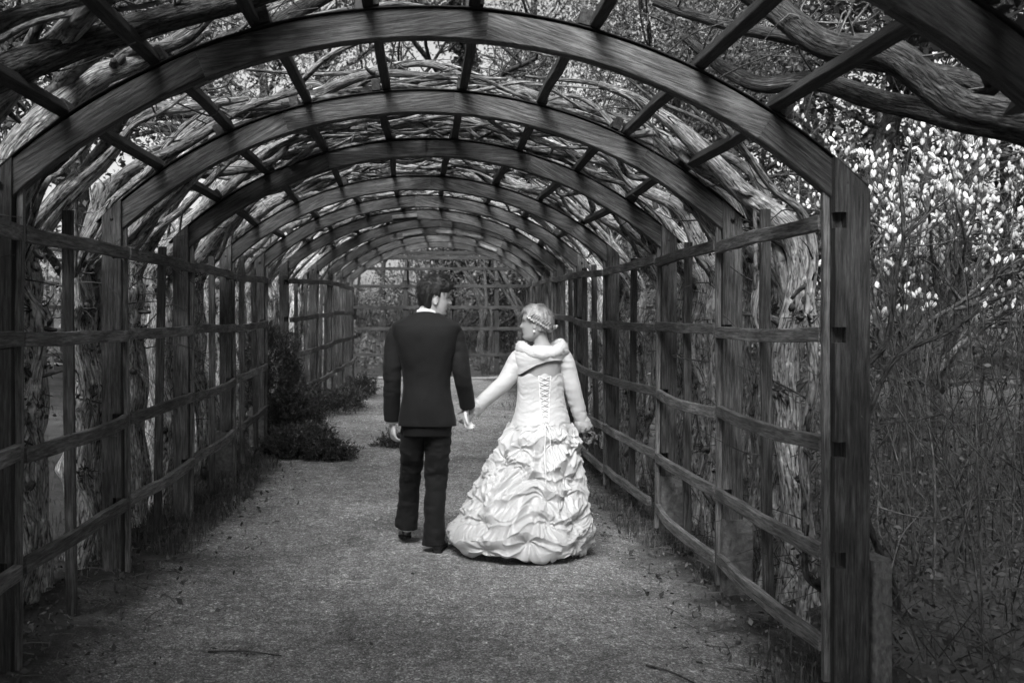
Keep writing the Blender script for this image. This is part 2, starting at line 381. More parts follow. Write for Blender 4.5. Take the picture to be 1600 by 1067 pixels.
# ------------------------------------------------------------------ the arched pergola
ARCH = [(1.28, 0, 0), (2.88, 0, 0), (4.48, 0, 0), (6.10, 0, 0), (7.75, .02, 0), (9.75, -.03, 0), (11.7, -.02, .05), (13.6, .0, .09), (15.4, .2, .15), (17.2, .26, .18), (19.0, .31, .2), (20.8, .37, .22)]
RA, RW, RT = 2.705, 1.83, .13          # inner radius, half width at the spring, depth of an arch board
ZC = 1.62 - 1.452                      # height of the arch centre
PHI = math.asin(RW / RA)
rng = np.random.default_rng(11)
pergola = empty('arched_pergola', (0, 4.48, 0), 'long weathered timber pergola tunnel with curved arches over the gravel path', 'pergola')
def bevel_mesh(me, w=.004):
    bm = bmesh.new(); bm.from_mesh(me); bmesh.ops.bevel(bm, geom=[e for e in bm.edges], offset=w, segments=1, affect='EDGES', clamp_overlap=True); bm.to_mesh(me); bm.free()
    for p in me.polygons: p.use_smooth = False
    return me
def plank_mesh(name, L, w, h, mat, seed=0, warp=.004, n=8, bow=0.0, sag=0.0):
    """board along local x, w in y, h in z; gently warped so that no edge is ruler-straight"""
    t = np.linspace(-.5, .5, n + 1); q = np.stack([t * 5, 0 * t + seed * 3.7, 0 * t], -1)
    dy = warp * noise(q, seed) + bow * (1 - (2 * t) ** 2); dz = warp * noise(q + 9, seed) - sag * (1 - (2 * t) ** 2)
    kw = 1 + .02 * noise(q * 2 + 3, seed); kh = 1 + .02 * noise(q * 2 + 5, seed); c = .12
    rings = []
    prof = [(-1, -1 + c), (-1 + c, -1), (1 - c, -1), (1, -1 + c), (1, 1 - c), (1 - c, 1), (-1 + c, 1), (-1, 1 - c)]
    for k in range(n + 1):
        rings.append([(t[k] * L, dy[k] + a * w / 2 * kw[k], dz[k] + b * h / 2 * kh[k]) for a, b in prof])
    return MB().add(*loft(rings)).mesh(name, mat, smooth=False)
def arch_board_mesh(a0, a1, thick, r0, r1, mat, seed):
    """curved board between two angles (from the vertical), local x along the chord, z outward; returns mesh, mid angle, mid radius"""
    am = (a0 + a1) / 2; n = max(4, int(abs(a1 - a0) / R(2.5))); rings = []; rm = (r0 + r1) / 2
    for k in range(n + 1):
        a = a0 + (a1 - a0) * k / n; w = thick / 2; s = .006
        jit = .003 * float(noise([[a * 9, seed, 0]], seed)[0])
        ring = []
        for (y, r_) in [(-w, r0 + s), (-w + s, r0), (w - s, r0), (w, r0 + s), (w, r1 - s), (w - s, r1), (-w + s, r1), (-w, r1 - s)]:
            rr = r_ + jit; x = rr * math.sin(a - am); z = rr * math.cos(a - am) - rm
            ring.append((x, y, z))
        rings.append(ring)
    return MB().add(*loft(rings)).mesh('board', mat, smooth=False), am, rm
# arches: each of about four sawn boards with butt joints, and a dark felt strip on its back
ARCH_JOINTS = {2: [-21, 6, 33.6], 3: [-17.5, 4, 29], 4: [-15.8, 17], 5: [-19.5, 2.2, 33], 1: [-25, 3, 30]}
for ia, (ya, cx, zo) in enumerate(ARCH):
    jj = ARCH_JOINTS.get(ia) or sorted([float(rng.uniform(-27, -12)), float(rng.uniform(-3, 9)), float(rng.uniform(22, 33))])
    ends = [-PHI - .012] + [R(v) for v in jj] + [PHI + .012]
    th = .07
    root = bpy.data.objects.new('arch', None); COL.objects.link(root); root.parent = pergola; root.empty_display_size = .1
    root.location = Vector((cx, ya, zo)) - Vector(ORG['arched_pergola']); ORG[root.name] = (cx, ya, zo)
    for k in range(len(ends) - 1):
        me, am, rm = arch_board_mesh(ends[k] + .0001, ends[k + 1] - .0001, th + .002 * (k % 2), RA, RA + RT + .004 * (k % 2), MAT['wood_beam'], ia * 7 + k)
        M = Matrix.Translation((cx + rm * math.sin(am), ya + .004 * (k % 2), zo + ZC + rm * math.cos(am))) @ Matrix.Rotation(am, 4, 'Y')
        place('board', me, root, M)
    me, am, rm = arch_board_mesh(-PHI - .03, PHI + .03, th + .022, RA + RT + .006, RA + RT + .014, MAT['felt'], ia)
    place('felt_strip', me, root, Matrix.Translation((cx, ya, zo + ZC + rm)))
def ellring0(a, b, n, ex):
    t = np.linspace(0, 2 * PI, n, endpoint=False) + .11; ct, st = np.cos(t), np.sin(t); return np.stack([np.sign(ct) * np.abs(ct) ** (2 / ex) * a, np.sign(st) * np.abs(st) ** (2 / ex) * b], -1)
# posts with notches where the rails are let in, sloping heads, concrete footings
RAIL_R = [2.06, 1.55, 1.04, .55, .14]; RAIL_L = [2.02, 1.52, 1.01, .50]
def post_mesh(side, seed):
    m = MB(); w, dpt = (.155 if seed == 9 else .115), .115; x0, x1 = (0, w) if side > 0 else (-w, 0)
    lv = [-.12]; rails = RAIL_R if side > 0 else RAIL_L
    for zr in sorted(rails): lv += [zr - .04, zr + .03]
    xin, xmid = (x0, x0 + .05) if side > 0 else (x1, x1 - .05)
    for k in range(len(lv) - 1):
        a, b = lv[k], lv[k + 1]; notch = k % 2 == 1 and a > .2
        if notch:
            m.box(((xmid + (x1 if side > 0 else x0)) / 2, 0, (a + b) / 2), (abs((x1 if side > 0 else x0) - xmid) / 2, dpt / 2, (b - a) / 2))
            m.box(((xin + xmid) / 2, .022, (a + b) / 2), (.0249, dpt / 2 - .022, (b - a) / 2))
        else: m.box(((x0 + x1) / 2, 0, (a + b) / 2), (w / 2, dpt / 2, (b - a) / 2))
    zt = lv[-1]; zi, zo_ = 2.335, (2.19 if seed == 9 else 2.235)
    hx = np.array([x0, x1, x1, x0]); hz = np.array([zi, zo_, zo_, zi]) if side > 0 else np.array([zo_, zi, zi, zo_])
    V = [(hx[k], (-dpt / 2, -dpt / 2, dpt / 2, dpt / 2)[k], zt) for k in range(4)] + [(hx[k], (-dpt / 2, -dpt / 2, dpt / 2, dpt / 2)[k], hz[k]) for k in range(4)]
    m.add(V, [[3,2,1,0],[4,5,6,7],[0,1,5,4],[1,2,6,5],[2,3,7,6],[3,0,4,7]])
    # grain runs up the post: store with the length on local x
    V = np.vstack(m.V); m.V = [np.stack([V[:, 2], V[:, 1], -V[:, 0]], -1)]; m.A = [np.zeros_like(V)]
    q, m.Q = np.vstack(m.Q), []; m.Q = [q]
    return m.mesh('post', MAT['wood_post'], smooth=False)
PM = {s: post_mesh(s, 3) for s in (-1, 1)}; PM_WIDE = post_mesh(1, 9)
UPR = Matrix(((0, 0, -1, 0), (0, 1, 0, 0), (1, 0, 0, 0), (0, 0, 0, 1)))     # local x -> world z
bolt_m = MB().add(*sphere((0, 0, 0), (.014, .014, .014), 8, 6)).mesh('bolt', MAT['metal_dark'])
fr_ = []
for z_ in np.linspace(-.06, .54, 14):
    k = 1 - .5 * max(0, (z_ - .52) / .02) * .1; r_ = ellring0(.095 * k, .085 * k, 28, 7.0); q = np.concatenate([r_, np.full((28, 1), z_)], 1); q[:, :2] *= (1 + .035 * fbm(np.stack([q[:, 0] * 14, q[:, 1] * 14, q[:, 2] * 11], -1), 3, 12))[:, None]; q[:, 2] += .006 * noise(q * 20, 5); fr_.append(q)
foot_me = MB().add(*loft(np.array(fr_))).mesh('concrete_footing', MAT['concrete'], smooth=False)
BAT = [plank_mesh('batten', 2.2, .034, .03, MAT['wood_rail'], k, .005) for k in range(4)]
SLAT = [plank_mesh('slat', 2.15, .055, .028, MAT['wood_post'], k + 5, .008) for k in range(4)]
def up_at(x, y, z): return Matrix.Translation((x, y, z)) @ UPR
for ia, (ya, cx, zo) in enumerate(ARCH):
    for s in (-1, 1):
        xi = cx + s * RW
        po = place('post', PM_WIDE if (ia, s) == (2, 1) else PM[s], pergola, up_at(xi, ya, zo) @ Matrix.Rotation(R(rng.uniform(-.4, .4)), 4, 'Z'))
        place('bolt', bolt_m, po, Matrix.Translation((xi + s * .055, ya - .0575, zo + 2.22)))
        if (ia, s) in ((3, 1), (4, 1), (5, -1), (6, -1), (8, -1), (11, -1), (7, 1), (9, -1)):
            place('concrete_footing', foot_me, pergola, Matrix.Translation((xi + s * .085, ya + .012, zo + float(gz(np.array([xi]), np.array([ya]))[0]) - zo - .08)))
        elif (ia, s) == (2, 1): place('concrete_footing', foot_me, pergola, Matrix.Translation((xi + s * .215, ya + .03, 0.0)) @ Matrix.Rotation(R(3), 4, 'Z') @ Matrix.Diagonal((.5, 1, 1, 1)))
        if not (ia == 7 and s < 0) and not (s > 0 and ia < 2):
            place('batten', BAT[(ia + (s > 0)) % 4], pergola, up_at(xi - s * .016, ya, zo + 1.06 + (.03 if s > 0 else .06)) @ Matrix.Rotation(R(rng.uniform(-.5, .5)), 4, 'Y'))
# rails, bay by bay, bowed inwards by the trunks behind; slats stand behind them in mid-bay
for ib in range(len(ARCH) - 1):
    (y0, c0, z0), (y1, c1, z1) = ARCH[ib], ARCH[ib + 1]
    for s in (-1, 1):
        if s > 0 and ib < 2: continue                       # no trellis right of the camera
        if s < 0 and ib == 6: continue                      # the side opening with the juniper
        rails = RAIL_R if s > 0 else RAIL_L
        for ir, zr in enumerate(rails):
            L = math.hypot(y1 - y0, c1 - c0) - .044; short = 0
            if s < 0 and ib == 5 and ir == 3: short = .45      # broken lowest rail
            if s > 0 and ib == 4 and ir == 4: short = .25
            bow = float(rng.uniform(.0, .055)); me = plank_mesh('rail', L - short, .04, .068, MAT['wood_rail'], ib * 10 + ir + (50 if s > 0 else 0), .006, 10, bow, float(rng.uniform(-.004, .008)))
            a = math.atan2(y1 - y0, c1 - c0)
            mid = Vector(((c0 + c1) / 2 + s * (RW - .022), (y0 + y1) / 2 + short / 2, (z0 + z1) / 2 + zr + float(rng.uniform(-.015, .015))))
            tilt = math.atan2(z1 - z0, L) + float(rng.uniform(-.008, .008))
            if s > 0: a += 0; M = Matrix.Translation(mid) @ Matrix.Rotation(a, 4, 'Z') @ Matrix.Rotation(-tilt, 4, 'Y')
            else: M = Matrix.Translation(mid) @ Matrix.Rotation(a + PI, 4, 'Z') @ Matrix.Rotation(tilt, 4, 'Y')
            place('rail', me, pergola, M)
        n = 1 if ib < 5 else 2
        for k in range(n):
            t = (k + 1) / (n + 1) + rng.uniform(-.06, .06); x = c0 + (c1 - c0) * t + s * (RW + .02)
            place('slat', SLAT[int(rng.integers(4))], pergola, up_at(x, y0 + (y1 - y0) * t, (z0 + z1) / 2 + 1.05 + rng.uniform(-.05, .12)) @ Matrix.Rotation(R(rng.uniform(-1.2, 1.2)), 4, 'Y') @ Matrix.Rotation(R(90), 4, 'X'))
# purlins lying on the arches
for ib in range(len(ARCH) - 1):
    (y0, c0, z0), (y1, c1, z1) = ARCH[ib], ARCH[ib + 1]
    L = y1 - y0 + .09
    if ib >= 6 and ib % 2 == 0: pass
    for k, ph in enumerate([-33.5, -25, -15, -5, 5, 15, 25, 34]):
        ph = R(ph + rng.uniform(-.8, .8)); rr = RA + RT + .014 + .036 + (.0 if ib % 2 else .004)
        me = plank_mesh('purlin', L, .05, .068, MAT['wood_purlin'], ib * 9 + k, .006, 6, 0, float(rng.uniform(-.004, .012)))
        a = math.atan2(y1 - y0, c1 - c0); dz = (z1 - z0)
        M = Matrix.Translation(((c0 + c1) / 2 + rr * math.sin(ph), (y0 + y1) / 2 + float(rng.uniform(-.02, .02)), (z0 + z1) / 2 + ZC + rr * math.cos(ph))) @ Matrix.Rotation(ph, 4, 'Y') @ Matrix.Rotation(a, 4, 'Z') @ Matrix.Rotation(-math.atan2(dz, L), 4, 'Y')
        place('purlin', me, pergola, M)
# short joint plates screwed under some of the far arches
jp = plank_mesh('joint_plate', .34, .02, .05, MAT['wood_rail'], 4, .002, 2)
for (ia, ph) in [(7, -5), (9, -9), (9, 3), (9, 13), (10, 20), (8, 26)]:
    ya, cx, zo = ARCH[ia]; p = R(ph); rr = RA + .055
    place('joint_plate', jp, pergola, Matrix.Translation((cx + rr * math.sin(p), ya - .05, zo + ZC + rr * math.cos(p))) @ Matrix.Rotation(p, 4, 'Y'))
# ------------------------------------------------------------------ wisteria vines: trunks outside the trellis, limbs over the arches
def arch_at(y):
    a = np.array(ARCH); return np.interp(y, a[:, 0], a[:, 1]), np.interp(y, a[:, 0], a[:, 2])
def roof_pt(phi, y, lift):
    cx, zo = arch_at(y); r = RA + RT + .02 + lift
    return np.array([cx + r * math.sin(phi), y, zo + ZC + r * math.cos(phi)])
ORD = ['nearest', 'second', 'third', 'fourth', 'fifth', 'sixth', 'seventh', 'eighth', 'ninth', 'tenth', 'eleventh', 'twelfth', 'thirteenth', 'fourteenth', 'fifteenth', 'sixteenth', 'seventeenth', 'eighteenth', 'nineteenth', 'twentieth']
def ordinal(k):
    if k < 20: return ORD[k]
    return {2: 'twenty-', 3: 'thirty-', 4: 'forty-'}[(k + 1) // 10] + ['', 'first', 'second', 'third', 'fourth', 'fifth', 'sixth', 'seventh', 'eighth', 'ninth'][(k + 1) % 10] if (k + 1) % 10 else {30: 'thirtieth', 40: 'fortieth'}[k + 1]
def burr(mb_tw, mb_lf, c, r, rng, n=26, lf=60):
    """a knot of short side shoots on the bark"""
    for k in range(n):
        d = rng.normal(size=3); d /= np.linalg.norm(d); L = r * rng.uniform(.8, 2.0)
        p = np.array([c + d * r * .2, c + d * L * .6 + rng.normal(size=3) * r * .25, c + d * L + rng.normal(size=3) * r * .45])
        mb_tw.twig(p, [.006, .004, .002], 4)
    C = c + rng.normal(size=(lf, 3)) * r * .75
    mb_lf.add(*leaves(C, .034, rng, .7))
def vine(side, y, r0, label, rng, mat, reach=1.0, n_br=3, res=1.0, dx=None, hi=None):
    sgn = side; cx, zo = arch_at(y)
    gx = cx + sgn * (RW + .17 + r0 + (rng.uniform(.02, .22) if dx is None else dx)); g0 = float(gz(np.array([gx]), np.array([y]))[0])
    lean = rng.uniform(-.14, .14); bow = rng.uniform(-.05, .09)
    ctrl = [(gx + sgn * .05, y, g0 - .12, r0 * 1.9), (gx + sgn * .02, y + lean * .1, g0 + .06, r0 * 1.35), (gx + sgn * bow, y + lean * .5, g0 + .55, r0 * 1.0)]
    ctrl.append((gx + sgn * rng.uniform(-.02, .06), y + lean * .8 + rng.uniform(-.06, .06), g0 + 1.1, r0 * .95))
    ctrl.append((gx + sgn * rng.uniform(-.03, .05), y + lean + rng.uniform(-.08, .08), g0 + 1.65, r0 * .9))
    ctrl.append((gx - sgn * .01, y + lean * 1.2, zo + 2.06, r0 * .82))
    yy = y + lean * 1.3; ph = R(40); rr = r0 * .72; drift = rng.uniform(-.35, .5)
    phe = R(rng.uniform(-20, 10)) if reach >= 1 else R(34 - 30 * reach)  # short reach leaves an added roof gap that lets sun onto the couple
    steps = int(max(3, (ph - phe) / R(9)))
    for k in range(steps):
        t = (k + 1) / steps; p = ph + (phe - ph) * t
        q = roof_pt(sgn * p, yy + drift * t + rng.uniform(-.08, .08), rr + .05 + rng.uniform(0, .12))
        ctrl.append((q[0], q[1], q[2], rr * (1 - .72 * t)))
    C = spline(ctrl, int(len(ctrl) * 13 * res)); base = (gx, y, g0)
    C[:, 3] = np.maximum(C[:, 3], .008)
    # small-scale wriggle
    L = np.concatenate([[0], np.cumsum(np.linalg.norm(np.diff(C[:, :3], axis=0), axis=1))]); sd = int(rng.integers(9999))
    for k in range(3): C[:, k] += (.045 if r0 > .05 else .06) * noise(np.stack([L * 2.6, 0 * L + k * 7, 0 * L], -1), sd) * np.clip(L / .4, 0, 1)
    root = empty('wisteria_vine', base, label, 'vine', 'wisteria vines along the pergola')
    kn = [(rng.uniform(.3, 2.4), rng.uniform(0, 6.28), rng.uniform(.04, .08), rng.uniform(.015, .05)) for _ in range(int(rng.integers(2, 6)))]
    nb = max(9, int((26 if r0 > .06 else 16) * res))
    tm = MB().add(*tube(C[:, :3], C[:, 3], nb, .17 if mat == 'bark_rough' else .09, sd, True, 1.0, kn, rng.uniform(-1, 1)))
    tm.build('trunk', MAT['trunk_' + mat], root)
    n = len(C); i0 = int(n * .50)
    for b in range(n_br):
        i = int(rng.uniform(i0, n * .8)); p = C[i, :3].copy(); r = C[i, 3] * rng.uniform(.45, .75); r = max(r, .012)
        ph = math.atan2(p[0] - cx, p[2] - ZC - zo); pts = [(*p, r)]; yb = p[1]; dr = rng.choice([-1, 1]) * rng.uniform(.1, .9)
        ext = rng.uniform(18, 48); st = int(rng.integers(4, 8)); liftb = rng.uniform(.03, .22)
        for k in range(st):
            t = (k + 1) / st; pp = ph - sgn * R(ext) * t
            if abs(pp) > R(43): pp = math.copysign(R(43), pp)
            q = roof_pt(pp, yb + dr * t + rng.uniform(-.14, .14), liftb + rng.uniform(-.04, .13)); pts.append((*q, r * (1 - .75 * t)))
        B = spline(pts, len(pts) * 8); B[:, 3] = np.maximum(B[:, 3], .006)
        MB().add(*tube(B[:, :3], B[:, 3], max(7, int(12 * res)), .10, sd + b)).build('branch', MAT['bark_smooth'] if rng.random() < .6 else MAT[mat], root)
    # thin shoots
    tw = MB(); lf = MB()
    for k in range(int(16 * res) + 4):
        i = int(rng.uniform(n * .25, n - 2)); p = C[i, :3]; d = rng.normal(size=3); d[2] = abs(d[2]) * .6 + .1; d /= np.linalg.norm(d); Ls = rng.uniform(.15, .6)
        pts = [p, p + d * Ls * .5 + rng.normal(size=3) * .05, p + d * Ls + rng.normal(size=3) * .1 - np.array([0, 0, .1 * Ls])]
        tw.twig(spline(pts, 7), np.linspace(.006, .002, 7), 4)
    for (kl, ka, ks, kh) in kn[:3]:
        i = int(np.argmin(np.abs(L - kl))); c = C[i, :3] + np.array([-sgn * C[i, 3] * .9 * abs(math.cos(ka)), -C[i, 3] * .6, 0])
        if rng.random() < .8: burr(tw, lf, c, .055, rng, int(16 * res) + 4, int(34 * res))
    for k in range(int(9 * res)):                # short stubs and spurs
        i = int(rng.uniform(n * .12, n * .95)); d = rng.normal(size=3); d /= np.linalg.norm(d); p = C[i, :3] + d * C[i, 3] * .7; q = rng.uniform(.03, .10)
        V_, Q_, T_2, A_ = tube(spline([p, p + d * q * .6, p + d * q + rng.normal(size=3) * .02], 6), np.linspace(C[i, 3] * .35 + .006, C[i, 3] * .16 + .004, 6), 7, .2, sd + k); tw.add(V_, Q_, T_2, A_)
    t_ = tw.build('twigs', MAT['twig'], root); tag(t_, kind='stuff')
    if lf.V: l_ = lf.build('leaf_buds', MAT['leaf_ivy'], root); tag(l_, kind='stuff')
    return root
rng = np.random.default_rng(5)
left_y = [3.35, 3.9, 4.75, 5.15, 5.55, 6.35, 6.62, 6.95, 7.3, 7.95, 8.25, 8.6, 8.95, 9.3, 9.95, 10.35, 10.75, 11.2, 12.3, 12.8, 13.2, 13.85, 14.25, 14.7, 15.1, 15.7, 16.2, 16.7, 17.4, 17.9, 18.5, 19.3, 19.9, 20.4]
for k, y in enumerate(left_y):
    r0 = float(rng.uniform(.08, .13)) if y < 11 else float(rng.uniform(.055, .095))
    vine(-1, y + rng.uniform(-.05, .05), r0, 'rough-barked vine trunk outside the left trellis, %s from the camera' % ordinal(k), rng, 'bark_rough', 1.0 if not 4 < y < 6.3 else .45, (2 if 4 < y < 6.3 else 5) if y < 12 else 3, 1.0 if y < 10 else .6)
right_y = [5.95, 6.5, 6.95, 7.4, 8.1, 8.45, 8.9, 9.35, 10.0, 10.4, 10.85, 11.3, 12.0, 12.5, 13.1, 13.9, 14.5, 15.0, 15.8, 16.3, 16.8, 17.5, 18.1, 18.7, 19.4, 20.1]
for k, y in enumerate(right_y):
    r0 = float(rng.uniform(.06, .105)); 
    if k == 0: r0 = .085
    vine(1, y + rng.uniform(-.05, .05), r0, 'grey vine trunk outside the right trellis, %s from the camera' % ordinal(k), rng, 'bark_smooth' if k < 4 or rng.random() < .5 else 'bark_rough', 1.0 if y > 6.3 else .45, (5 if y > 6.3 else 2) if y < 12 else 3, 1.0 if y < 10 else .6, dx=(.12 if k == 0 else None))
# slimmer, more twisted stems between the big trunks
for k, y in enumerate([4.2, 5.35, 6.05, 6.8, 7.55, 8.4, 9.1, 10.1, 11.0, 12.6, 13.5, 14.5, 15.9, 17.1]):
    vine(-1, y, float(rng.uniform(.028, .048)), 'slim twisted vine stem outside the left trellis, %s from the camera' % ordinal(k), rng, 'bark_smooth' if k % 3 == 0 else 'bark_rough', 1.0 if y > 6.3 else .45, (4 if y > 6.3 else 1) if y < 10 else 2, .8 if y < 10 else .5, dx=rng.uniform(.0, .12))
for k, y in enumerate([5.5, 6.2, 6.75, 7.15, 7.9, 8.25, 8.7, 9.15, 9.7, 10.2, 10.65, 11.1, 12.2, 13.5, 14.2, 15.4, 16.6, 17.8]):
    vine(1, y, float(rng.uniform(.026, .046)), 'slim twisted vine stem outside the right trellis, %s from the camera' % ordinal(k), rng, 'bark_smooth', 1.0 if y > 6.3 else .45, (4 if y > 6.3 else 1) if y < 10 else 2, .8 if y < 10 else .5, dx=rng.uniform(.0, .15))
# heavy limbs close to the camera, out of trunks that stand beside the first bay
def limb(name, label, pts, base, mat='bark_dark', br=True, grp='thick vine limbs over the first bay'):
    P = [(*at(px, py, d), r) for px, py, d, r in pts]
    b = base; C = spline([(*b, P[0][3] * 1.9), (b[0] + .03, b[1], b[2] + .8, P[0][3] * 1.4)] + P, 16 * (len(P) + 2)); sd = int(abs(pts[0][1]) + len(pts) * 13)
    root = empty(name, b, label, 'vine', grp)
    L = np.concatenate([[0], np.cumsum(np.linalg.norm(np.diff(C[:, :3], axis=0), axis=1))])
    for k in range(3): C[:, k] += .022 * noise(np.stack([L * 3, 0 * L + k * 7, 0 * L], -1), sd)
    MB().add(*tube(C[:, :3], np.maximum(C[:, 3], .006), 22, .17, sd)).build('trunk', MAT[mat], root)
    tw = MB()
    for k in range(10):
        i = int(rng.uniform(len(C) * .45, len(C) - 2)); p = C[i, :3]; d = rng.normal(size=3); d[2] = abs(d[2]); d /= np.linalg.norm(d); Ls = rng.uniform(.15, .5)
        tw.twig(spline([p, p + d * Ls * .5 + rng.normal(size=3) * .05, p + d * Ls + rng.normal(size=3) * .1], 7), np.linspace(.006, .002, 7), 4)
    tag(tw.build('twigs', MAT['twig'], root), kind='stuff'); return root
def gb(x, y): return (x, y, float(gz(np.array([x]), np.array([y]))[0]) - .1)
limb('vine_limb', 'thick dark limb crossing the upper right corner above the first post', [(1760, 330, 3.8, .075), (1640, 200, 3.9, .070), (1500, 165, 3.95, .066), (1400, 92, 4.0, .062), (1290, 72, 4.1, .055), (1190, 0, 4.2, .05), (1080, -60, 4.3, .04), (900, -110, 4.5, .02)], gb(3.0, 3.6))
limb('vine_limb', 'dark limb sagging below the thick one above the near right post', [(1800, 420, 4.5, .07), (1640, 225, 4.6, .062), (1470, 182, 4.7, .052), (1380, 160, 4.8, .048), (1290, 132, 4.9, .045), (1200, 140, 5.0, .04), (1140, 110, 5.1, .036), (1060, 60, 5.2, .02)], gb(3.5, 4.3))
limb('vine_limb', 'slender limb branching off over the right purlins near the top', [(1720, 260, 4.4, .05), (1560, 150, 4.5, .045), (1390, 105, 4.6, .038), (1310, 92, 4.7, .034), (1240, 62, 4.8, .03), (1140, 45, 4.9, .028), (1020, 0, 5.0, .02)], gb(3.3, 4.0))
limb('vine_limb', 'dark limb rising steeply across the upper left corner', [(-160, 260, 3.9, .07), (-20, 130, 4.0, .065), (100, 72, 4.1, .06), (210, 42, 4.2, .055), (340, 8, 4.3, .05), (500, -40, 4.4, .03)], gb(-2.45, 3.55))
limb('vine_limb', 'rough limb lying along the first arch at the upper left', [(-40, 330, 5.0, .07), (60, 225, 5.0, .065), (140, 150, 5.05, .06), (260, 96, 5.1, .055), (400, 56, 5.15, .05), (490, 5, 5.2, .04), (600, -50, 5.3, .02)], gb(-2.5, 4.62))
limb('vine_limb', 'second rough limb just behind the first arch, upper left', [(30, 330, 5.4, .06), (110, 215, 5.4, .055), (210, 140, 5.45, .05), (330, 70, 5.5, .045), (440, 20, 5.55, .03)], gb(-2.4, 5.0))

# ------------------------------------------------------------------ trees, shrubs and thicket around the pergola
def grow(rng, p, d, L, r, lv, out, leafpts, bend=.35, up=.15, split=(2, 4), n=5, taper=.55):
    pts = [p]; q = p.copy(); dd = d / np.linalg.norm(d)
    for k in range(n):
        dd = dd + rng.normal(size=3) * bend / n ** .5; dd[2] += up / n; dd /= np.linalg.norm(dd); q = q + dd * L / n; pts.append(q)
    rad = np.linspace(r, r * taper, n + 1); out.append((np.array(pts), rad, lv))
    if lv == 0: leafpts.append(np.array(pts)); return
    for k in range(int(rng.integers(split[0], split[1] + 1))):
        t = rng.uniform(.35, 1.0); i = min(n, int(t * n + .5)); c = pts[i]
        nd = dd + rng.normal(size=3) * .65; nd[2] += .1
        grow(rng, c, nd, L * rng.uniform(.5, .75), max(rad[i] * rng.uniform(.5, .75), .004), lv - 1, out, leafpts, bend, up, split, max(3, n - 1), taper)
def tree(name, label, base, H, r, rng, barkm, leafmat, nleaf, leaf, lv=4, spread=.45, group=None, droop=0, cat='tree', first=.35, clump=.16, ivy=0, split=(2, 4), zmin=-9):
    root = empty(name, base, label, cat, group); b = np.array(base) - np.array([0, 0, .1]); out = []; lp = []
    m = 10; P = [b]; q = b.copy(); d = np.array([rng.normal() * .06, rng.normal() * .06, 1.0])
    for k in range(m): d = d + rng.normal(size=3) * np.array([.06, .06, 0]); q = q + d / np.linalg.norm(d) * H * .8 / m; P.append(q)
    P = np.array(P); S = spline(P, 40); rad = np.linspace(1, .25, 40) * r; rad[:4] *= np.array([1.5, 1.25, 1.1, 1.04])
    tk = MB().add(*tube(S, rad, 14, .12, int(rng.integers(999)))).build('trunk', MAT[barkm], root)
    for k in range(int(7 + H * .7)):
        t = rng.uniform(first, 1.0); i = int(t * 39); az = rng.uniform(0, 6.28); dd = np.array([math.cos(az), math.sin(az), rng.uniform(.2, .9)])
        grow(rng, S[i], dd, H * spread * (1.15 - .7 * t) * rng.uniform(.6, 1.1), rad[i] * .5, lv - 1, out, lp, split=split)
    br = MB()
    def inside(c): return (np.abs(c[..., 0] - .2 * (c[..., 1] > 14)) < 2.15) & (c[..., 2] < 3.3) & (c[..., 1] > -3) & (c[..., 1] < 22)
    out = [q for q in out if not inside(q[0]).any()]
    for pts, rd, l in out: br.twig(pts, rd, 6 if l > 1 else 4)
    tag(br.build('branches', MAT[barkm], root), kind='stuff')
    if nleaf:
        A = np.vstack(lp); C = A[rng.integers(len(A), size=nleaf)] + rng.normal(size=(nleaf, 3)) * clump; C = C[~inside(C) & (C[:, 2] > zmin)]
        MB().add(*leaves(C, leaf, rng, .55, droop)).build('crown', MAT[leafmat], root, smooth=False)
    if ivy:
        i = rng.integers(36, size=ivy); az = rng.uniform(0, 6.28, ivy); rr = rad[i] * rng.uniform(.9, 1.9, ivy) + .05 * np.abs(rng.normal(size=ivy))
        C = S[i] + np.stack([np.cos(az) * rr, np.sin(az) * rr, rng.uniform(-H * .02, H * .02, ivy)], -1); C = C[C[:, 2] > base[2] + 2.2]
        MB().add(*leaves(C, .16, rng, .9, .5)).build('ivy', MAT['leaf_ivy'], root, smooth=False)
    return root
rng = np.random.default_rng(77)
def base(x, y): return (x, y, float(gz(np.array([x]), np.array([y]))[0]))
# beyond the far end
tree('ivy_clad_tree', 'tall ivy-clad tree rising behind the roof beyond the far end', base(.42, 31), 17, .34, rng, 'bark_dark', 'leaf_mid', 6000, .14, 4, .3, ivy=6000, first=.5)
tree('evergreen_tree', 'feathery evergreen tree behind the roof, right of the ivy-clad tree', base(7.6, 27), 13, .3, rng, 'bark_dark', 'leaf_mid', 15000, .11, 4, .34, clump=.3)
tree('bare_tree', 'bare twiggy tree on the bank, right of the ivy-clad tree', base(2.8, 29), 10, .2, rng, 'twig', 'leaf_mid', 4000, .08, 5, .36)
tree('bare_tree', 'bare spreading tree on the bank behind the groom, left side', base(-2.6, 37), 7, .16, rng, 'twig', 'leaf_mid', 700, .08, 5, .4)
tree('leafy_tree', 'tall leafy tree beyond the left wall of the tunnel', base(-7.5, 22), 14, .3, rng, 'bark_dark', 'leaf_mid', 20000, .11, 4, .34, clump=.25)
tree('leafy_tree', 'broad leafy tree close behind the left vines', base(-6.0, 13.5), 10, .22, rng, 'bark_dark', 'leaf_mid', 15000, .075, 4, .36)
tree('leafy_tree', 'tall tree left of the ivy-clad one, seen through the roof', base(-5.4, 30), 14, .3, rng, 'bark_dark', 'leaf_mid', 7000, .11, 4, .32, clump=.3)
tree('evergreen_tree', 'dark evergreen tree behind the right wall of the tunnel', base(6.5, 17), 12, .26, rng, 'bark_dark', 'leaf_dark', 22000, .09, 4, .36, clump=.25)
tree('bare_tree', 'bare dark tree behind the magnolia, its trunk leaning', base(9.4, 17.5), 12, .2, rng, 'bark_dark', 'leaf_dark', 5000, .08, 5, .36)
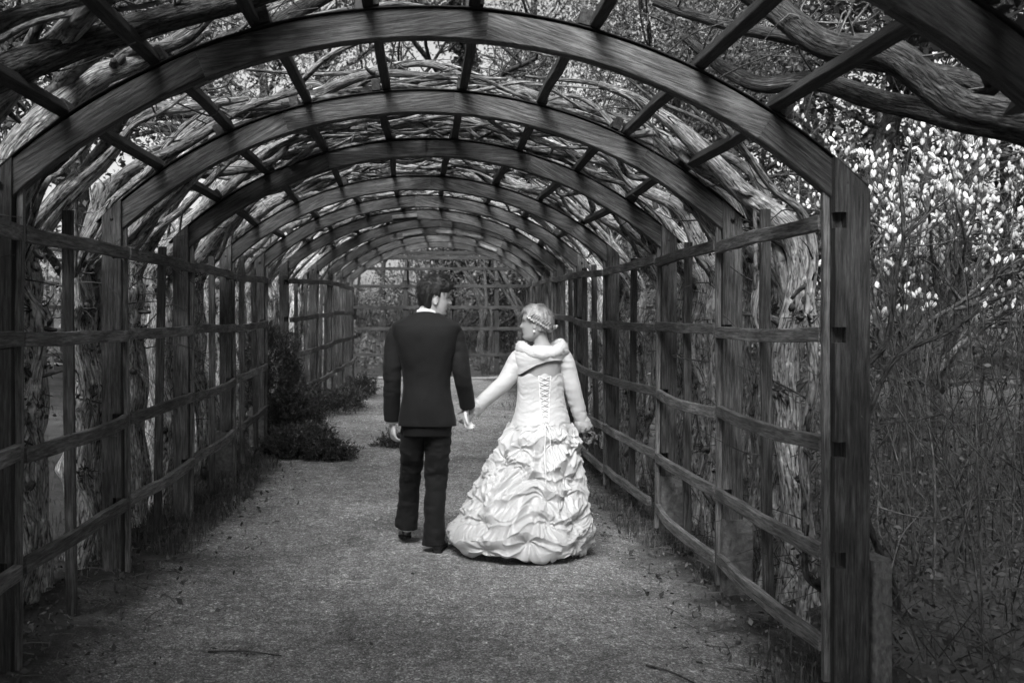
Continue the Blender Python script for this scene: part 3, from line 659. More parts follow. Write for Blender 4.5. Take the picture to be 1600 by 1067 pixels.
tree('bare_tree', 'thin bare tree between magnolia and right trellis', base(6.0, 16.5), 10, .12, rng, 'bark_dark', 'leaf_dark', 2500, .07, 5, .34)
tree('evergreen_tree', 'dense dark evergreen at the right edge behind the magnolia', base(10.8, 15.2), 11, .24, rng, 'bark_dark', 'leaf_dark', 26000, .085, 4, .42, first=.06, clump=.28)
tree('evergreen_tree', 'dark evergreen filling the gap between magnolia and near right post', base(7.4, 18.2), 11, .2, rng, 'bark_dark', 'leaf_dark', 24000, .09, 4, .40, first=.05, clump=.28)
tree('evergreen_tree', 'broad evergreen far behind the magnolia blossoms', base(14.0, 20.5), 13, .26, rng, 'bark_dark', 'leaf_dark', 22000, .12, 4, .42, first=.06, clump=.35)
tree('evergreen_tree', 'dense dark evergreen added at the left to shade the first bay', base(-4.4, 3.2), 7.5, .22, rng, 'bark_dark', 'leaf_dark', 24000, .085, 4, .42, first=.10, clump=.25)  # added beside the first bay to darken the near left
tree('evergreen_tree', 'unseen dark evergreen added behind the photographer on the right, shading the near path', base(3.8, -1.0), 6.5, .26, rng, 'bark_dark', 'leaf_dark', 34000, .10, 4, .5, first=.22, clump=.35)  # added out of view, blocks light from behind on the right
tree('evergreen_tree', 'unseen dark evergreen added behind the photographer on the left, shading the near path', base(-3.6, -1.2), 6.5, .26, rng, 'bark_dark', 'leaf_dark', 34000, .10, 4, .5, first=.2, clump=.35)  # its added counterpart on the left, also out of view, for shade
tree('leafy_tree', 'leafy tree beyond the left lawn behind the distant pergola', base(-13, 14), 10, .25, rng, 'bark_dark', 'leaf_dark', 15000, .11, 4, .4, first=.1, clump=.35)
tree('bushy_tree', 'bushy grey-leaved small tree closing the far end, behind the bride\'s head', base(2.1, 28.0), 5.5, .12, rng, 'twig', 'leaf_mid', 14000, .09, 4, .42, first=.05, clump=.25)
tree('bushy_tree', 'bushy small tree closing the far end just right of the groom', base(.9, 30.5), 5.5, .12, rng, 'twig', 'leaf_mid', 7000, .09, 4, .40, first=.1, clump=.25)
tree('bushy_tree', 'small open tree at the far end, left of the groom', base(-1.2, 32.0), 7.0, .12, rng, 'twig', 'leaf_mid', 2500, .09, 4, .36, first=.3, clump=.25)
tree('bushy_tree', 'bushy tree at the far end near the right trellis', base(4.4, 29.0), 6.5, .14, rng, 'twig', 'leaf_dark', 14000, .10, 4, .42, first=.05, clump=.25)
tree('leafy_tree', 'tall thin-leaved tree high behind the roof, left of centre', base(-2.6, 34), 16, .3, rng, 'bark_dark', 'leaf_mid', 5000, .12, 4, .34, first=.3, clump=.3)
tree('leafy_tree', 'tall thin-leaved tree high behind the roof, right of centre', base(4.6, 35), 16, .3, rng, 'bark_dark', 'leaf_mid', 5000, .12, 4, .34, first=.3, clump=.3)
tree('leafy_tree', 'leafy tree close behind the right vines in mid-tunnel', base(5.0, 20.5), 11, .2, rng, 'bark_dark', 'leaf_mid', 22000, .085, 4, .38, first=.2, clump=.22)
tree('leafy_tree', 'leafy tree behind the left vines in mid-tunnel', base(-5.4, 17.5), 11, .2, rng, 'bark_dark', 'leaf_mid', 22000, .085, 4, .38, first=.2, clump=.22)
tree('evergreen_tree', 'tall dark evergreen added so that its crown shades the thicket at the upper right', base(5.2, 5.0), 8.5, .2, rng, 'bark_dark', 'leaf_dark', 30000, .085, 4, .46, first=.48, clump=.28, zmin=3.7)  # added with a high crown only, to darken the thicket below
# magnolia in flower
mb = base(5.9, 12.0); mag = empty('magnolia_tree', mb, 'magnolia tree covered in pale upright blossoms right of the pergola', 'tree')
out = []; lp = []
for k in range(9):
    az = rng.uniform(0, 6.28); grow(rng, np.array(mb) + np.array([math.cos(az) * .12, math.sin(az) * .12, -.1]), np.array([math.cos(az) * .35, math.sin(az) * .35, 1.0]), 2.15, .07, 4, out, lp, .3, .3, (3, 4))
tk = MB(); br = MB()
for pts, rd, l in out: (tk if l >= 4 else br).twig(pts, rd, 8 if l >= 3 else 4)
tk.build('trunk', MAT['bark_dark'], mag); tag(br.build('branches', MAT['twig'], mag), kind='stuff')
A = np.vstack(lp); A = A[A[:, 2] > .95]
def flower_mesh():
    m = MB()
    for k in range(6):
        a = k * PI / 3 + .2; u = np.array([math.cos(a), math.sin(a), 0]); w = np.array([-math.sin(a), math.cos(a), 0]); V = []
        o_ = .75 + .25 * (k % 2)
        for t, rr, ww in [(0, .1, .12), (.3, .34, .3), (.65, .38 * o_, .34), (1.0, .16 * o_, .06)]:
            for s in (-1, 0, 1): V.append(u * rr * (1 - .15 * abs(s)) + w * ww * s + np.array([0, 0, t * 1.7]))
        Q = [[3 * i + j, 3 * i + j + 1, 3 * i + 4 + j, 3 * i + 3 + j] for i in range(3) for j in range(2)]
        m.add(V, Q)
    return m
fm = flower_mesh(); fme = fm.mesh('flower', MAT['petal'])
nfl = 1350; idx = rng.integers(len(A), size=nfl); C = A[idx] + rng.normal(size=(nfl, 3)) * .03
C = C[(C[:, 0] > 2.9)]; dist = np.linalg.norm(C - np.array([0, 0, 1.62]), axis=1); C = C[np.argsort(dist)]
FV = np.vstack(fm.V); FQ = np.vstack(fm.Q); rest = MB()
for k, c in enumerate(C):
    sc = float(rng.uniform(.030, .060)); rot = Euler((rng.normal() * .35, rng.normal() * .35, rng.uniform(0, 6.28)))
    if k < 300: place('flower', fme, mag, Matrix.Translation(c) @ rot.to_matrix().to_4x4() @ Matrix.Scale(sc, 4))
    else: rest.add(FV @ (np.array(rot.to_matrix()).T) * sc + c, FQ)
tag(rest.build('blossoms', MAT['petal'], mag), kind='stuff')
# thicket of upright stems and brambles between magnolia and pergola
th = MB(); tl = MB()
for k in range(480):
    x = rng.uniform(2.5, 7.5); y = rng.uniform(3.4, 11.5)
    if x < 2.9 and rng.random() < .6: continue
    g0 = float(gz(np.array([x]), np.array([y]))[0]); h = rng.uniform(.5, 1.9) * (1.0 if x > 3 else .6); lx, ly = rng.normal() * .3, rng.normal() * .3
    P = spline([(x, y, g0 - .05), (x + lx * .3, y + ly * .3, g0 + h * .5), (x + lx + rng.normal() * .1, y + ly, g0 + h)], 7); r = rng.uniform(.003, .008)
    th.twig(P, np.linspace(r, r * .4, 7), 4)
    for j in range(4):
        i = int(rng.integers(2, 6)); d = rng.normal(size=3) * .16; th.twig(np.array([P[i], P[i] + d, P[i] + d * 1.7 + rng.normal(size=3) * .05]), [r * .6, r * .4, r * .2], 3)
    tl.add(*leaves(P[rng.integers(2, 7, size=7)] + rng.normal(size=(7, 3)) * .08, .05, rng, .5))
for k in range(120):       # bare upright saplings
    x = rng.uniform(2.6, 6.5); y = rng.uniform(4.2, 10.5); h = rng.uniform(1.0, 2.6); lx, ly = rng.normal() * .25, rng.normal() * .2; r = rng.uniform(.005, .013)
    P = spline([(x, y, -.05), (x + lx * .2, y + ly * .3, h * .4), (x + lx * .6 + rng.normal() * .05, y + ly * .6, h * .75), (x + lx + rng.normal() * .08, y + ly, h)], 9); th.twig(P, np.linspace(r, r * .3, 9), 5)
    for j in range(5): i = int(rng.integers(3, 8)); d = np.array([rng.normal() * .2, rng.normal() * .2, abs(rng.normal()) * .25]); th.twig(np.array([P[i], P[i] + d * .6, P[i] + d * 1.2 + rng.normal(size=3) * .04]), [r * .5, r * .35, r * .15], 3)
for k in range(1500):      # fallen and arching bramble stems low down
    x = rng.uniform(2.15, 6.5); y = rng.uniform(3.3, 9); g0 = float(.0); a = rng.uniform(0, 6.28); L = rng.uniform(.15, .6); h = rng.uniform(.03, .45); z0 = -.02
    th.twig([(x, y, z0 + h * .3), (x + L * .4 * math.cos(a), y + L * .4 * math.sin(a), z0 + h), (x + L * math.cos(a) + rng.normal() * .05, y + L * math.sin(a), z0 + h * rng.uniform(.3, 1.3))], [.004, .003, .0015], 3)
n = 12000; x = rng.uniform(2.1, 6.5, n); y = rng.uniform(3.2, 10, n); tl.add(*leaves(np.stack([x, y, gz(x, y) + rng.random(n) ** 2 * .55], -1), .045, rng, .45))
tag(th.build('thicket', MAT['twig_pale']), 'tangle of upright twigs and brambles right of the pergola', 'thicket', kind='stuff')
tag(tl.build('thicket_leaves', MAT['leaf_dark']), 'small leaves among the brambles right of the pergola', 'leaves', kind='stuff')
# shrub with long dark stems leaning against the near right post
sh = empty('leaning_shrub', base(2.34, 4.75), 'leaning shrub with long dark forked stems beside the near right post', 'shrub')
for pts in [[(1360, 1060), (1385, 960), (1400, 930), (1330, 740), (1352, 660), (1400, 560), (1480, 520), (1530, 485)], [(1345, 690), (1352, 600), (1345, 575), (1385, 535), (1400, 430), (1412, 370), (1405, 255)], [(1412, 372), (1440, 345), (1468, 318)], [(1380, 1040), (1350, 900), (1355, 800), (1345, 690)], [(1300, 930), (1262, 900), (1258, 860), (1262, 820)]]:
    P = spline([at(px, py, 4.75 - .02 * k) for k, (px, py) in enumerate(pts)], 30); MB().add(*tube(P, np.linspace(.022, .008, 30) if len(pts) > 3 else np.linspace(.010, .004, 30), 8, .1, 3)).build('stem', MAT['bark_dark'], sh)
tw = MB()
for k in range(26):
    p = at(rng.uniform(1290, 1420), rng.uniform(500, 1040), 4.7 + rng.uniform(-.1, .25)); d = rng.normal(size=3) * .25
    tw.twig(spline([p, p + d * .5 + rng.normal(size=3) * .05, p + d], 6), np.linspace(.005, .002, 6), 4)
tag(tw.build('twigs', MAT['twig'], sh), kind='stuff')
# juniper in the side opening, creeping out over the path
def conifer(label, spots, n, rng, name='juniper_shrub', mat='needle', size=.05):
    b = base(spots[0][0], spots[0][1]); root = empty(name, b, label, 'shrub', 'dark evergreen shrubs along the left trellis'); tw = MB(); nd = MB()
    for (x, y, z, rx, ry, rz, w) in spots:
        for k in range(int(n * w)):
            v = rng.normal(size=3); v /= np.linalg.norm(v); v *= rng.uniform(.25, 1) ** .4; v[2] = abs(v[2]) if z < .2 else v[2]
            c = np.array([x, y, z + float(zoff(y))]) + v * np.array([rx, ry, rz]) * (1 + .25 * float(noise([[v[0] * 3, v[1] * 3, v[2] * 3 + x]], 5)[0]))
            d = v * np.array([1, 1, .6]) + np.array([0, 0, .5]) + rng.normal(size=3) * .4; d /= np.linalg.norm(d); L = rng.uniform(.08, .2)
            tw.twig(np.array([c - d * L * .6, c, c + d * L * .7]), [.004, .003, .0015], 3)
            t = rng.uniform(-.2, .8, 16); nd.add(*leaves(c + d * (t * L)[:, None] + rng.normal(size=(16, 3)) * .012, size, rng, .3, up=d * 1.2))
    tag(tw.build('twigs', MAT['bark_dark'], root), kind='stuff'); tag(nd.build('foliage', MAT[mat], root, smooth=False), kind='stuff'); return root
conifer('dark juniper filling the gap in the left trellis and spreading onto the path', [(-1.95, 12.4, .75, .42, .6, .75, 1.0), (-1.55, 12.2, .3, .32, .5, .45, .6), (-1.4, 11.3, .05, .38, .4, .25, .55), (-1.05, 11.1, .03, .25, .2, .14, .2)], 800, rng)
conifer('low creeping evergreen at the foot of the far left posts', [(-1.25, 15.6, .05, .3, .8, .28, 1.0), (-1.1, 17.6, .05, .25, .6, .3, .7)], 260, rng)
conifer('flat evergreen sprig lying on the path beside the groom', [(-.25, 12.0, .02, .32, .14, .10, 1.0)], 110, rng)
# grass and litter along the edges
gm = MB()
def blades(n, x0, x1, y0, y1, h):
    x = rng.uniform(x0, x1, n); y = rng.uniform(y0, y1, n); cl = noise(np.stack([x * 2.2, y * 2.2, 0 * x], -1), 71); k = cl > -.02; x, y = x[k], y[k]; n = len(x)
    z = gz(x, y); az = rng.uniform(0, 6.28, n); hh = h * rng.uniform(.4, 1.3, n); w = .003; b = np.stack([x, y, z - .01], -1); u = np.stack([np.cos(az), np.sin(az), 0 * az], -1); v = np.stack([-np.sin(az), np.cos(az), 0 * az], -1)
    up = np.array([0, 0, 1.0]); bend = rng.uniform(.2, 1.1, n)[:, None]
    m1 = b + up * (hh * .6)[:, None] + u * (hh[:, None] * .2 * bend); tp = b + up * (hh * .85)[:, None] + u * (hh[:, None] * .75 * bend)
    V = np.stack([b - v * w, b + v * w, m1 + v * w * .7, m1 - v * w * .7, tp], 1).reshape(-1, 3); i = np.arange(n)[:, None] * 5
    gm.add(V, i + np.array([0, 1, 2, 3]), i + np.array([3, 2, 4]))
blades(9000, -2.3, -1.55, 3, 12, .13); blades(6000, 1.55, 2.3, 3, 12, .12); blades(14000, -9, -2.5, 3, 16, .12); blades(2500, -2.0, -1.3, 12, 22, .12); blades(2500, 2.4, 6, 3.2, 9, .12)
blades(5000, -6, 9, 22.9, 27, .14); blades(1800, 1.3, 2.2, 12, 22, .12)
tag(gm.build('grass', MAT['grass'], smooth=False), 'thin grass growing along both edges of the gravel path', 'grass', kind='stuff')
lm = MB(); n = 9000; x = np.concatenate([rng.normal(-1.95, .3, n // 2), rng.normal(1.95, .3, n // 2)]); y = 2.5 + 14 * rng.random(n) ** 1.4; lm.add(*leaves(np.stack([x, y, gz(x, y) + .004 + .02 * rng.random(n)], -1), .03, rng, .5))
for k in range(700):
    x = rng.choice([-1, 1]) * rng.normal(1.9, .3); y = 2.6 + 12 * rng.random() ** 1.3; a = rng.uniform(0, 6.28); L = rng.uniform(.05, .22); z = float(gz(np.array([x]), np.array([y]))[0]) + .012
    lm.twig([(x, y, z), (x + L * .5 * math.cos(a), y + L * .5 * math.sin(a), z + .012), (x + L * math.cos(a), y + L * math.sin(a), z + .004)], [.003, .003, .002], 3)
n = 2600; n = 2000; x = np.concatenate([rng.normal(-1.75, .28, n // 2), rng.normal(1.75, .28, n // 2)]); y = rng.uniform(2.5, 16, n)
lm.add(*leaves(np.stack([x, y, gz(x, y) + .01], -1), .045, rng, .6)); n = 160; x = rng.uniform(-1.3, 1.3, n); y = rng.uniform(3, 16, n); V, Q = leaves(np.stack([x, y, gz(x, y) + .02], -1), .04, rng, .5); V[:, 2] = np.repeat(gz(x, y), 4) + .016 + np.abs(V[:, 2] - np.repeat(gz(x, y) + .02, 4)) * .3; lm.add(V, Q)
tag(lm.build('fallen_leaves', MAT['dry_leaf'], smooth=False), 'fallen dry leaves scattered along the trellis feet', 'leaves', kind='stuff')
pm = MB(); n = 13000; x = rng.uniform(-1.45, 1.5, n); y = 2.6 + 14 * rng.random(n) ** 1.6; r = rng.uniform(.0022, .007, n) * np.clip(y / 6, .7, 1.8)
oc = np.array([[1, 0, 0], [0, 1, 0], [-1, 0, 0], [0, -1, 0], [0, 0, .7], [0, 0, -.7]]); V = (oc[None] * rng.uniform(.6, 1.3, (n, 6, 1)) * r[:, None, None]) + np.stack([x, y, gz(x, y) + .014], -1)[:, None]
i = np.arange(n)[:, None, None] * 6; T = (i + np.array([[0, 1, 4], [1, 2, 4], [2, 3, 4], [3, 0, 4]])).reshape(-1, 3)
pm.add(V.reshape(-1, 3), None, T); tag(pm.build('gravel_stones', MAT['pebble'], smooth=False), 'small loose stones strewn over the gravel path', 'gravel', kind='stuff')
def stick(label, pts, r):
    P = spline([(x, y, float(gz(np.array([x]), np.array([y]))[0]) + .016 + r + dz) for x, y, dz in pts], 14); m = MB().add(*tube(P, np.linspace(r, r * .5, 14), 6, .1, 5)); tag(m.build('stick', MAT['bark_dark'], origin=tuple(P[0])), label, 'stick', 'sticks on the path')
def g_at(px, py): d = F_PX * 1.60 / (py - VPY); return ((px - VPX) * d / F_PX, d)
for lab, a, b in [('thin dark stick on the gravel at the lower left of the path', (325, 1017), (440, 1026)), ('short stick on the gravel beyond the groom, left of him', (570, 617), (600, 619)), ('long thin twig at the lower right of the path', (1010, 1040), (1100, 1066))]:
    (x0, y0), (x1, y1) = g_at(*a), g_at(*b); stick(lab, [(x0, y0, 0), ((x0 + x1) / 2, (y0 + y1) / 2 + .02, .006), (x1, y1, 0)], .006)
# shrub layer on the bank
bk = MB(); n = 26000; x = rng.uniform(-16, 22, n); y = rng.uniform(25.5, 50, n); cl = fbm(np.stack([x * .6, y * .35, 0 * x], -1), 2, 91); hgt = np.clip(.45 + 1.4 * cl, .05, 2) * (.6 + .9 * sstep(0, 8, x))
bk.add(*leaves(np.stack([x, y, gz(x, y) + rng.random(n) * hgt], -1), .17, rng, .5)); tag(bk.build('bank_shrubs', MAT['leaf_mid'], smooth=False), 'low scrub covering the bank beyond the tunnel end', 'shrubs', kind='stuff')
bt = MB()
for k in range(900):
    x = rng.uniform(-9, 16); y = rng.uniform(25.5, 44); g0 = float(gz(np.array([x]), np.array([y]))[0]); h = rng.uniform(.6, 2.2); d = rng.normal(size=2) * .35
    bt.twig(spline([(x, y, g0), (x + d[0] * .3, y + d[1] * .3, g0 + h * .5), (x + d[0] + rng.normal() * .2, y + d[1], g0 + h)], 6), np.linspace(.014, .004, 6), 3)
tag(bt.build('bank_stems', MAT['twig_pale']), 'bare upright stems on the bank beyond the tunnel end', 'shrubs', kind='stuff')

# added for shade: ivy on the nearest roof bay, unseen shrubs beside the camera
n = 26000; ph = rng.uniform(-.80, .80, n); y = rng.uniform(-2.5, 3.35, n); lf_ = RA + RT + .1 + np.abs(rng.normal(size=n)) * .16 + .12 * fbm(np.stack([ph * 5, y * 2, 0 * y], -1), 2, 44)
iv = MB().add(*leaves(np.stack([lf_ * np.sin(ph), y, ZC + lf_ * np.cos(ph)], -1), .085, rng, .8)); tag(iv.build('ivy', MAT['leaf_ivy'], smooth=False), 'dense dark ivy added on the roof to shade the nearest bay', 'ivy', kind='stuff')
for (x, y, rx, ry, h, lab) in [(3.25, 1.2, .7, 1.3, 2.4, 'unseen dark laurel added for shade close to the right of the camera'), (-3.2, 1.2, .8, 1.4, 2.6, 'unseen dark laurel added for shade close to the left of the camera')]:
    b = base(x, y); root = empty('shade_laurel', b, lab, 'shrub'); n = 14000; v = rng.normal(size=(n, 3)); v /= np.linalg.norm(v, axis=1)[:, None]; v *= rng.uniform(.6, 1.0, (n, 1)); v[:, 2] = v[:, 2] * .5 + .5
    C = np.array(b) + v * np.array([rx, ry, h]); MB().add(*leaves(C, .10, rng, .5)).build('foliage', MAT['leaf_dark'], root, smooth=False)
    for k in range(5): a = rng.uniform(0, 6.28); MB().add(*tube(spline([b, (x + .2 * math.cos(a), y + .4 * math.sin(a), b[2] + .8), (x + .5 * math.cos(a), y + 1.1 * math.sin(a), b[2] + h * .8)], 12), np.linspace(.04, .012, 12), 7)).build('stem', MAT['bark_dark'], root)
tree('evergreen_tree', 'dark evergreen close behind the left vines beside the second bay', base(-5.2, 7.2), 9, .2, rng, 'bark_dark', 'leaf_dark', 24000, .075, 4, .40, first=.30, clump=.25)

# woodland closing the view on the right, on the left and behind the far end
def wood_mass(label, n, x0, x1, y0, y1, z0, z1, mat, size, gap=None):
    x = rng.uniform(x0, x1, n); y = rng.uniform(y0, y1, n); z = rng.uniform(z0, z1, n); cl = fbm(np.stack([x * .55, y * .55, z * .6], -1), 2, 17); k = cl > -.12
    k &= z < z0 + (z1 - z0) * (.75 + .35 * noise(np.stack([x * .4, y * .4, 0 * x], -1), 9))
    if gap: k &= ~((x > gap[0]) & (x < gap[1]) & (z > gap[2]) & (z < gap[3] + .5 * noise(np.stack([x * 1.5, y, z], -1), 3)))
    C = np.stack([x, y, z + gz(x, y) * .5], -1)[k]; m = MB().add(*leaves(C, size, rng, .55))
    for j in range(40):
        xx = rng.uniform(x0, x1); yy = rng.uniform(y0, y1); m.twig(spline([(xx, yy, 0), (xx + rng.normal() * .2, yy, (z1) * .5), (xx + rng.normal() * .5, yy, z1 * .95)], 8), np.linspace(.10, .03, 8), 5)
    tag(m.build('woodland', MAT[mat], smooth=False), label, 'woodland', kind='stuff')
wood_mass('dark evergreen wood closing the view behind the magnolia', 60000, 5.5, 24, 16, 24, 0, 10, 'leaf_dark', .15)
wood_mass('dark wood closing the view beyond the left lawn', 34000, -26, -9, 15, 26, 0, 9, 'leaf_dark', .17)
wood_mass('grey thin-leaved wood closing the view behind the far end', 30000, -16, 18, 36, 44, 1.0, 5.0, 'leaf_mid', .2, (-4.2, -.2, .4, 9))
# ------------------------------------------------------------------ crossing pergola beyond the end, and a distant one over the left lawn
def side_pergola(name, label, org, x0, x1, y0, y1, rails, posts, zbase, mats, roof=True, group=None):
    root = empty(name, org, label, 'pergola', group); L = math.hypot(x1 - x0, y1 - y0); a = math.atan2(y1 - y0, x1 - x0); Mz = Matrix.Rotation(a, 4, 'Z')
    nb = len(posts) - 1
    def P(t, z, off=0): return Matrix.Translation((x0 + (x1 - x0) * t - math.sin(a) * off, y0 + (y1 - y0) * t + math.cos(a) * off, z)) @ Mz
    pm_ = plank_mesh('post', 2.35, .13, .11, mats[0], 3, .004, 6)
    for t in posts: place('post', pm_, root, P(t, zbase + 1.1) @ UPR)
    for zr in rails:
        for k in range(nb):
            t0, t1 = posts[k], posts[k + 1]; me = plank_mesh('rail', (t1 - t0) * L - .01, .045, .075, mats[1], int(zr * 10) + k, .006, 6)
            place('rail', me, root, P((t0 + t1) / 2, zbase + zr, -.08))
    sm = plank_mesh('slat', 2.1, .05, .03, mats[0], 8, .006, 6)
    for k in range(nb): place('slat', sm, root, P((posts[k] + posts[k + 1]) / 2, zbase + 1.05, -.04) @ UPR)
    if roof:
        for t in posts:      # quarter arches leaning back from the posts
            me, am, rm = arch_board_mesh(-PHI, PHI, .07, RA, RA + RT, mats[0], 3)
            place('arch', me, root, P(t, zbase + ZC + rm, RW) @ Matrix.Rotation(R(90), 4, 'Z'))
        for ph in (-34, -22, -11, 0, 12):
            p_ = R(ph); rr = RA + RT + .036
            for k in range(nb):
                t0, t1 = posts[k], posts[k + 1]; me = plank_mesh('purlin', (t1 - t0) * L + .05, .05, .07, mats[1], k + ph, .005, 4)
                place('purlin', me, root, P((t0 + t1) / 2, zbase + ZC + rr * math.cos(p_), RW + rr * math.sin(p_)))
    return root
side_pergola('crossing_pergola', 'timber pergola crossing behind the far end of the path', (-6, 23.6, .25), -8.5, 9.5, 23.6, 23.6, [2.12, 1.62, 1.12, .50], [0, .115, .23, .45, .57, .68, .79, .9, 1.0], .25, (MAT['wood_purlin'], MAT['wood_purlin']))
side_pergola('distant_pergola', 'pale distant trellis pergola across the left lawn', (-9.5, 8, .5), -9.5, -7.5, 8.5, 24, [2.0, 1.5, 1.0, .5], list(np.linspace(0, 1, 9)), .35, (MAT['wood_pale'], MAT['wood_pale']))
# vine trunks climbing the crossing pergola
rng = np.random.default_rng(8)
for k, (x, lab) in enumerate([(1.55, 'pale forked vine trunk on the crossing pergola between groom and bride'), (2.3, 'second pale vine trunk on the crossing pergola, nearer the right trellis'), (-.3, 'slim vine curling up the crossing pergola behind the groom'), (3.6, 'vine trunk on the crossing pergola behind the right trellis')]):
    b = (x, 23.9, .22); root = empty('wisteria_vine', b, lab, 'vine', 'vines on the crossing pergola'); r = [.10, .09, .04, .09][k]
    for j in range(3):
        e = x + rng.uniform(-1.2, .3); P = spline([(x, 23.9, .1), (x + rng.normal() * .08, 23.9, 1.0), (x + rng.normal() * .1, 23.95, 1.8), ((x + e) / 2, 24.2 + .2 * j, 2.5), (e, 24.8, 3.0 + .1 * j)], 40)
        MB().add(*tube(P, np.linspace(r, r * .35, 40) * (1 - .25 * j), 10, .12, k + j)).build('trunk' if j == 0 else 'branch', MAT['bark_dark'], root)
# clipped hedge and round shrubs on the left lawn
for k, (x, y, h, lab) in enumerate([(-5.2, 9.2, .75, 'rounded dark clipped shrub on the lawn behind the near left trellis'), (-5.6, 11.4, 1.0, 'second rounded shrub further back on the left lawn'), (-4.6, 7.4, .5, 'low round shrub close behind the near left trellis')]):
    b = base(x, y); root = empty('clipped_shrub', b, lab, 'shrub', 'clipped shrubs on the left lawn'); n = 5000
    v = rng.normal(size=(n, 3)); v /= np.linalg.norm(v, axis=1)[:, None]; v[:, 2] = np.abs(v[:, 2]); v *= rng.uniform(.75, 1.02, (n, 1))
    MB().add(*leaves(np.array(b) + v * np.array([.7, .7, 1]) * h, .05, rng, .6)).build('foliage', MAT['leaf_dark'], root, smooth=False)
    MB().add(*tube(np.array([[x, y, b[2] - .05], [x, y, b[2] + h * .5]]), .05, 8)).build('stem', MAT['bark_dark'], root)
# small black lamp boxes on the first arch
for k, (px, ph, lab) in enumerate([(562, -4.2, 'small black lamp box on the first arch, left of the ridge'), (735, 4.4, 'small black lamp box on the first arch, right of the ridge')]):
    p = R(ph); rr = RA + RT + .014 + .03; b = (rr * math.sin(p), 4.50, ZC + rr * math.cos(p)); b = ((px - VPX) / 347., 4.50, ZC + math.sqrt((RA + RT + .015) ** 2 - ((px - VPX) / 347.) ** 2))
    root = empty('lamp_box', b, lab, 'lamp', 'lamp boxes on the first arch')
    me = MB().box((b[0], b[1], b[2] + .033), (.024, .03, .032)); o = me.build('housing', MAT['metal_dark'], root, smooth=False); bevel_mesh(o.data, .004)
    m = MB()
    for s in (-1, 1): m.add(*tube(np.array([[b[0] + s * .03, b[1], b[2]], [b[0] + s * .034, b[1], b[2] + .05], [b[0] + s * .02, b[1], b[2] + .075]]), .003, 5))
    m.build('bracket', MAT['metal_dark'], root)
    w = spline([(b[0] - .03, b[1] - .02, b[2] + .04), (b[0] - .055, b[1] - .03, b[2] + .06), (b[0] - .06, b[1] - .03, b[2] + .02), (b[0] - .05, b[1] - .02, b[2] + .004)], 12); MB().add(*tube(w, .002, 4)).build('wire', MAT['metal_dark'], root)
# ------------------------------------------------------------------ the couple
def ellring(c, a, b, n=48, ex=2.0, rot=0.0, front=1.0):
    """horizontal superellipse ring; a half width (x), b half depth (y)"""
    t = np.linspace(0, 2 * PI, n, endpoint=False); ct, st = np.cos(t), np.sin(t)
    x = np.sign(ct) * np.abs(ct) ** (2 / ex) * a; y = np.sign(st) * np.abs(st) ** (2 / ex) * b
    cr, sr = math.cos(rot), math.sin(rot)
    return np.stack([c[0] + x * cr - y * sr, c[1] + x * sr + y * cr, np.full(n, c[2])], -1)
def ringloft(keys, m, n=48):
    """keys rows: z, cx, cy, a, b, ex"""
    K = np.array(keys, float); z = np.linspace(0, 1, m); S = spline(K, m)
    return np.stack([ellring((r[1], r[2], r[0]), r[3], r[4], n, r[5]) for r in S])
def limb_tube(ctrl, m=40, n=28, ex=1.0, wr=0.0, seed=0, freq=9):
    """ctrl rows x,y,z,r -> closed tube with optional cloth wrinkles"""
    C = spline(ctrl, m); V, Q, T, A = tube(C[:, :3], C[:, 3], n)
    if wr:
        ax = np.repeat(C[:, :3], n, 0); D = V[:len(ax)] - ax; ln = np.linalg.norm(D, axis=1)[:, None]
        w = fbm(V[:len(ax)] * np.array([freq * .7, freq * .7, freq * 1.6]), 3, seed); w = (1 - 2 * np.abs(w)) * (.35 + .65 * sstep(-.3, .4, noise(V[:len(ax)] * 7, seed + 3)))
        V[:len(ax)] += D / ln * (wr * w)[:, None]
    return V, Q, T, A
def head_surface(kind, nz=72, nt=88):
    """head in its own frame: face towards +y, z up, origin between the ears"""
    z = np.array([-.128, -.118, -.104, -.088, -.066, -.04, -.012, .02, .05, .078, .098, .112, .118])
    yf = np.array([.03, .062, .076, .080, .083, .085, .086, .092, .090, .074, .050, .022, .002])
    yb = np.array([.0, -.012, -.03, -.05, -.072, -.088, -.098, -.104, -.102, -.086, -.060, -.028, -.004])
    w = np.array([.012, .034, .048, .056, .063, .069, .073, .076, .075, .066, .048, .024, .003])
    if kind == 'f': w = w * .96; yf = yf * .97
    S = spline(np.stack([z, yf, yb, w], -1), nz); t = np.linspace(0, 2 * PI, nt, endpoint=False); rings = []
    for zz, f, b, ww in S:
        c = (f + b) / 2; h = (f - b) / 2; ct, st = np.cos(t), np.sin(t); ex = 2.15
        x = np.sign(ct) * np.abs(ct) ** (2 / ex) * ww; y = c + np.sign(st) * np.abs(st) ** (2 / ex) * h
        rings.append(np.stack([x, y, np.full(nt, zz)], -1))
    return np.array(rings)
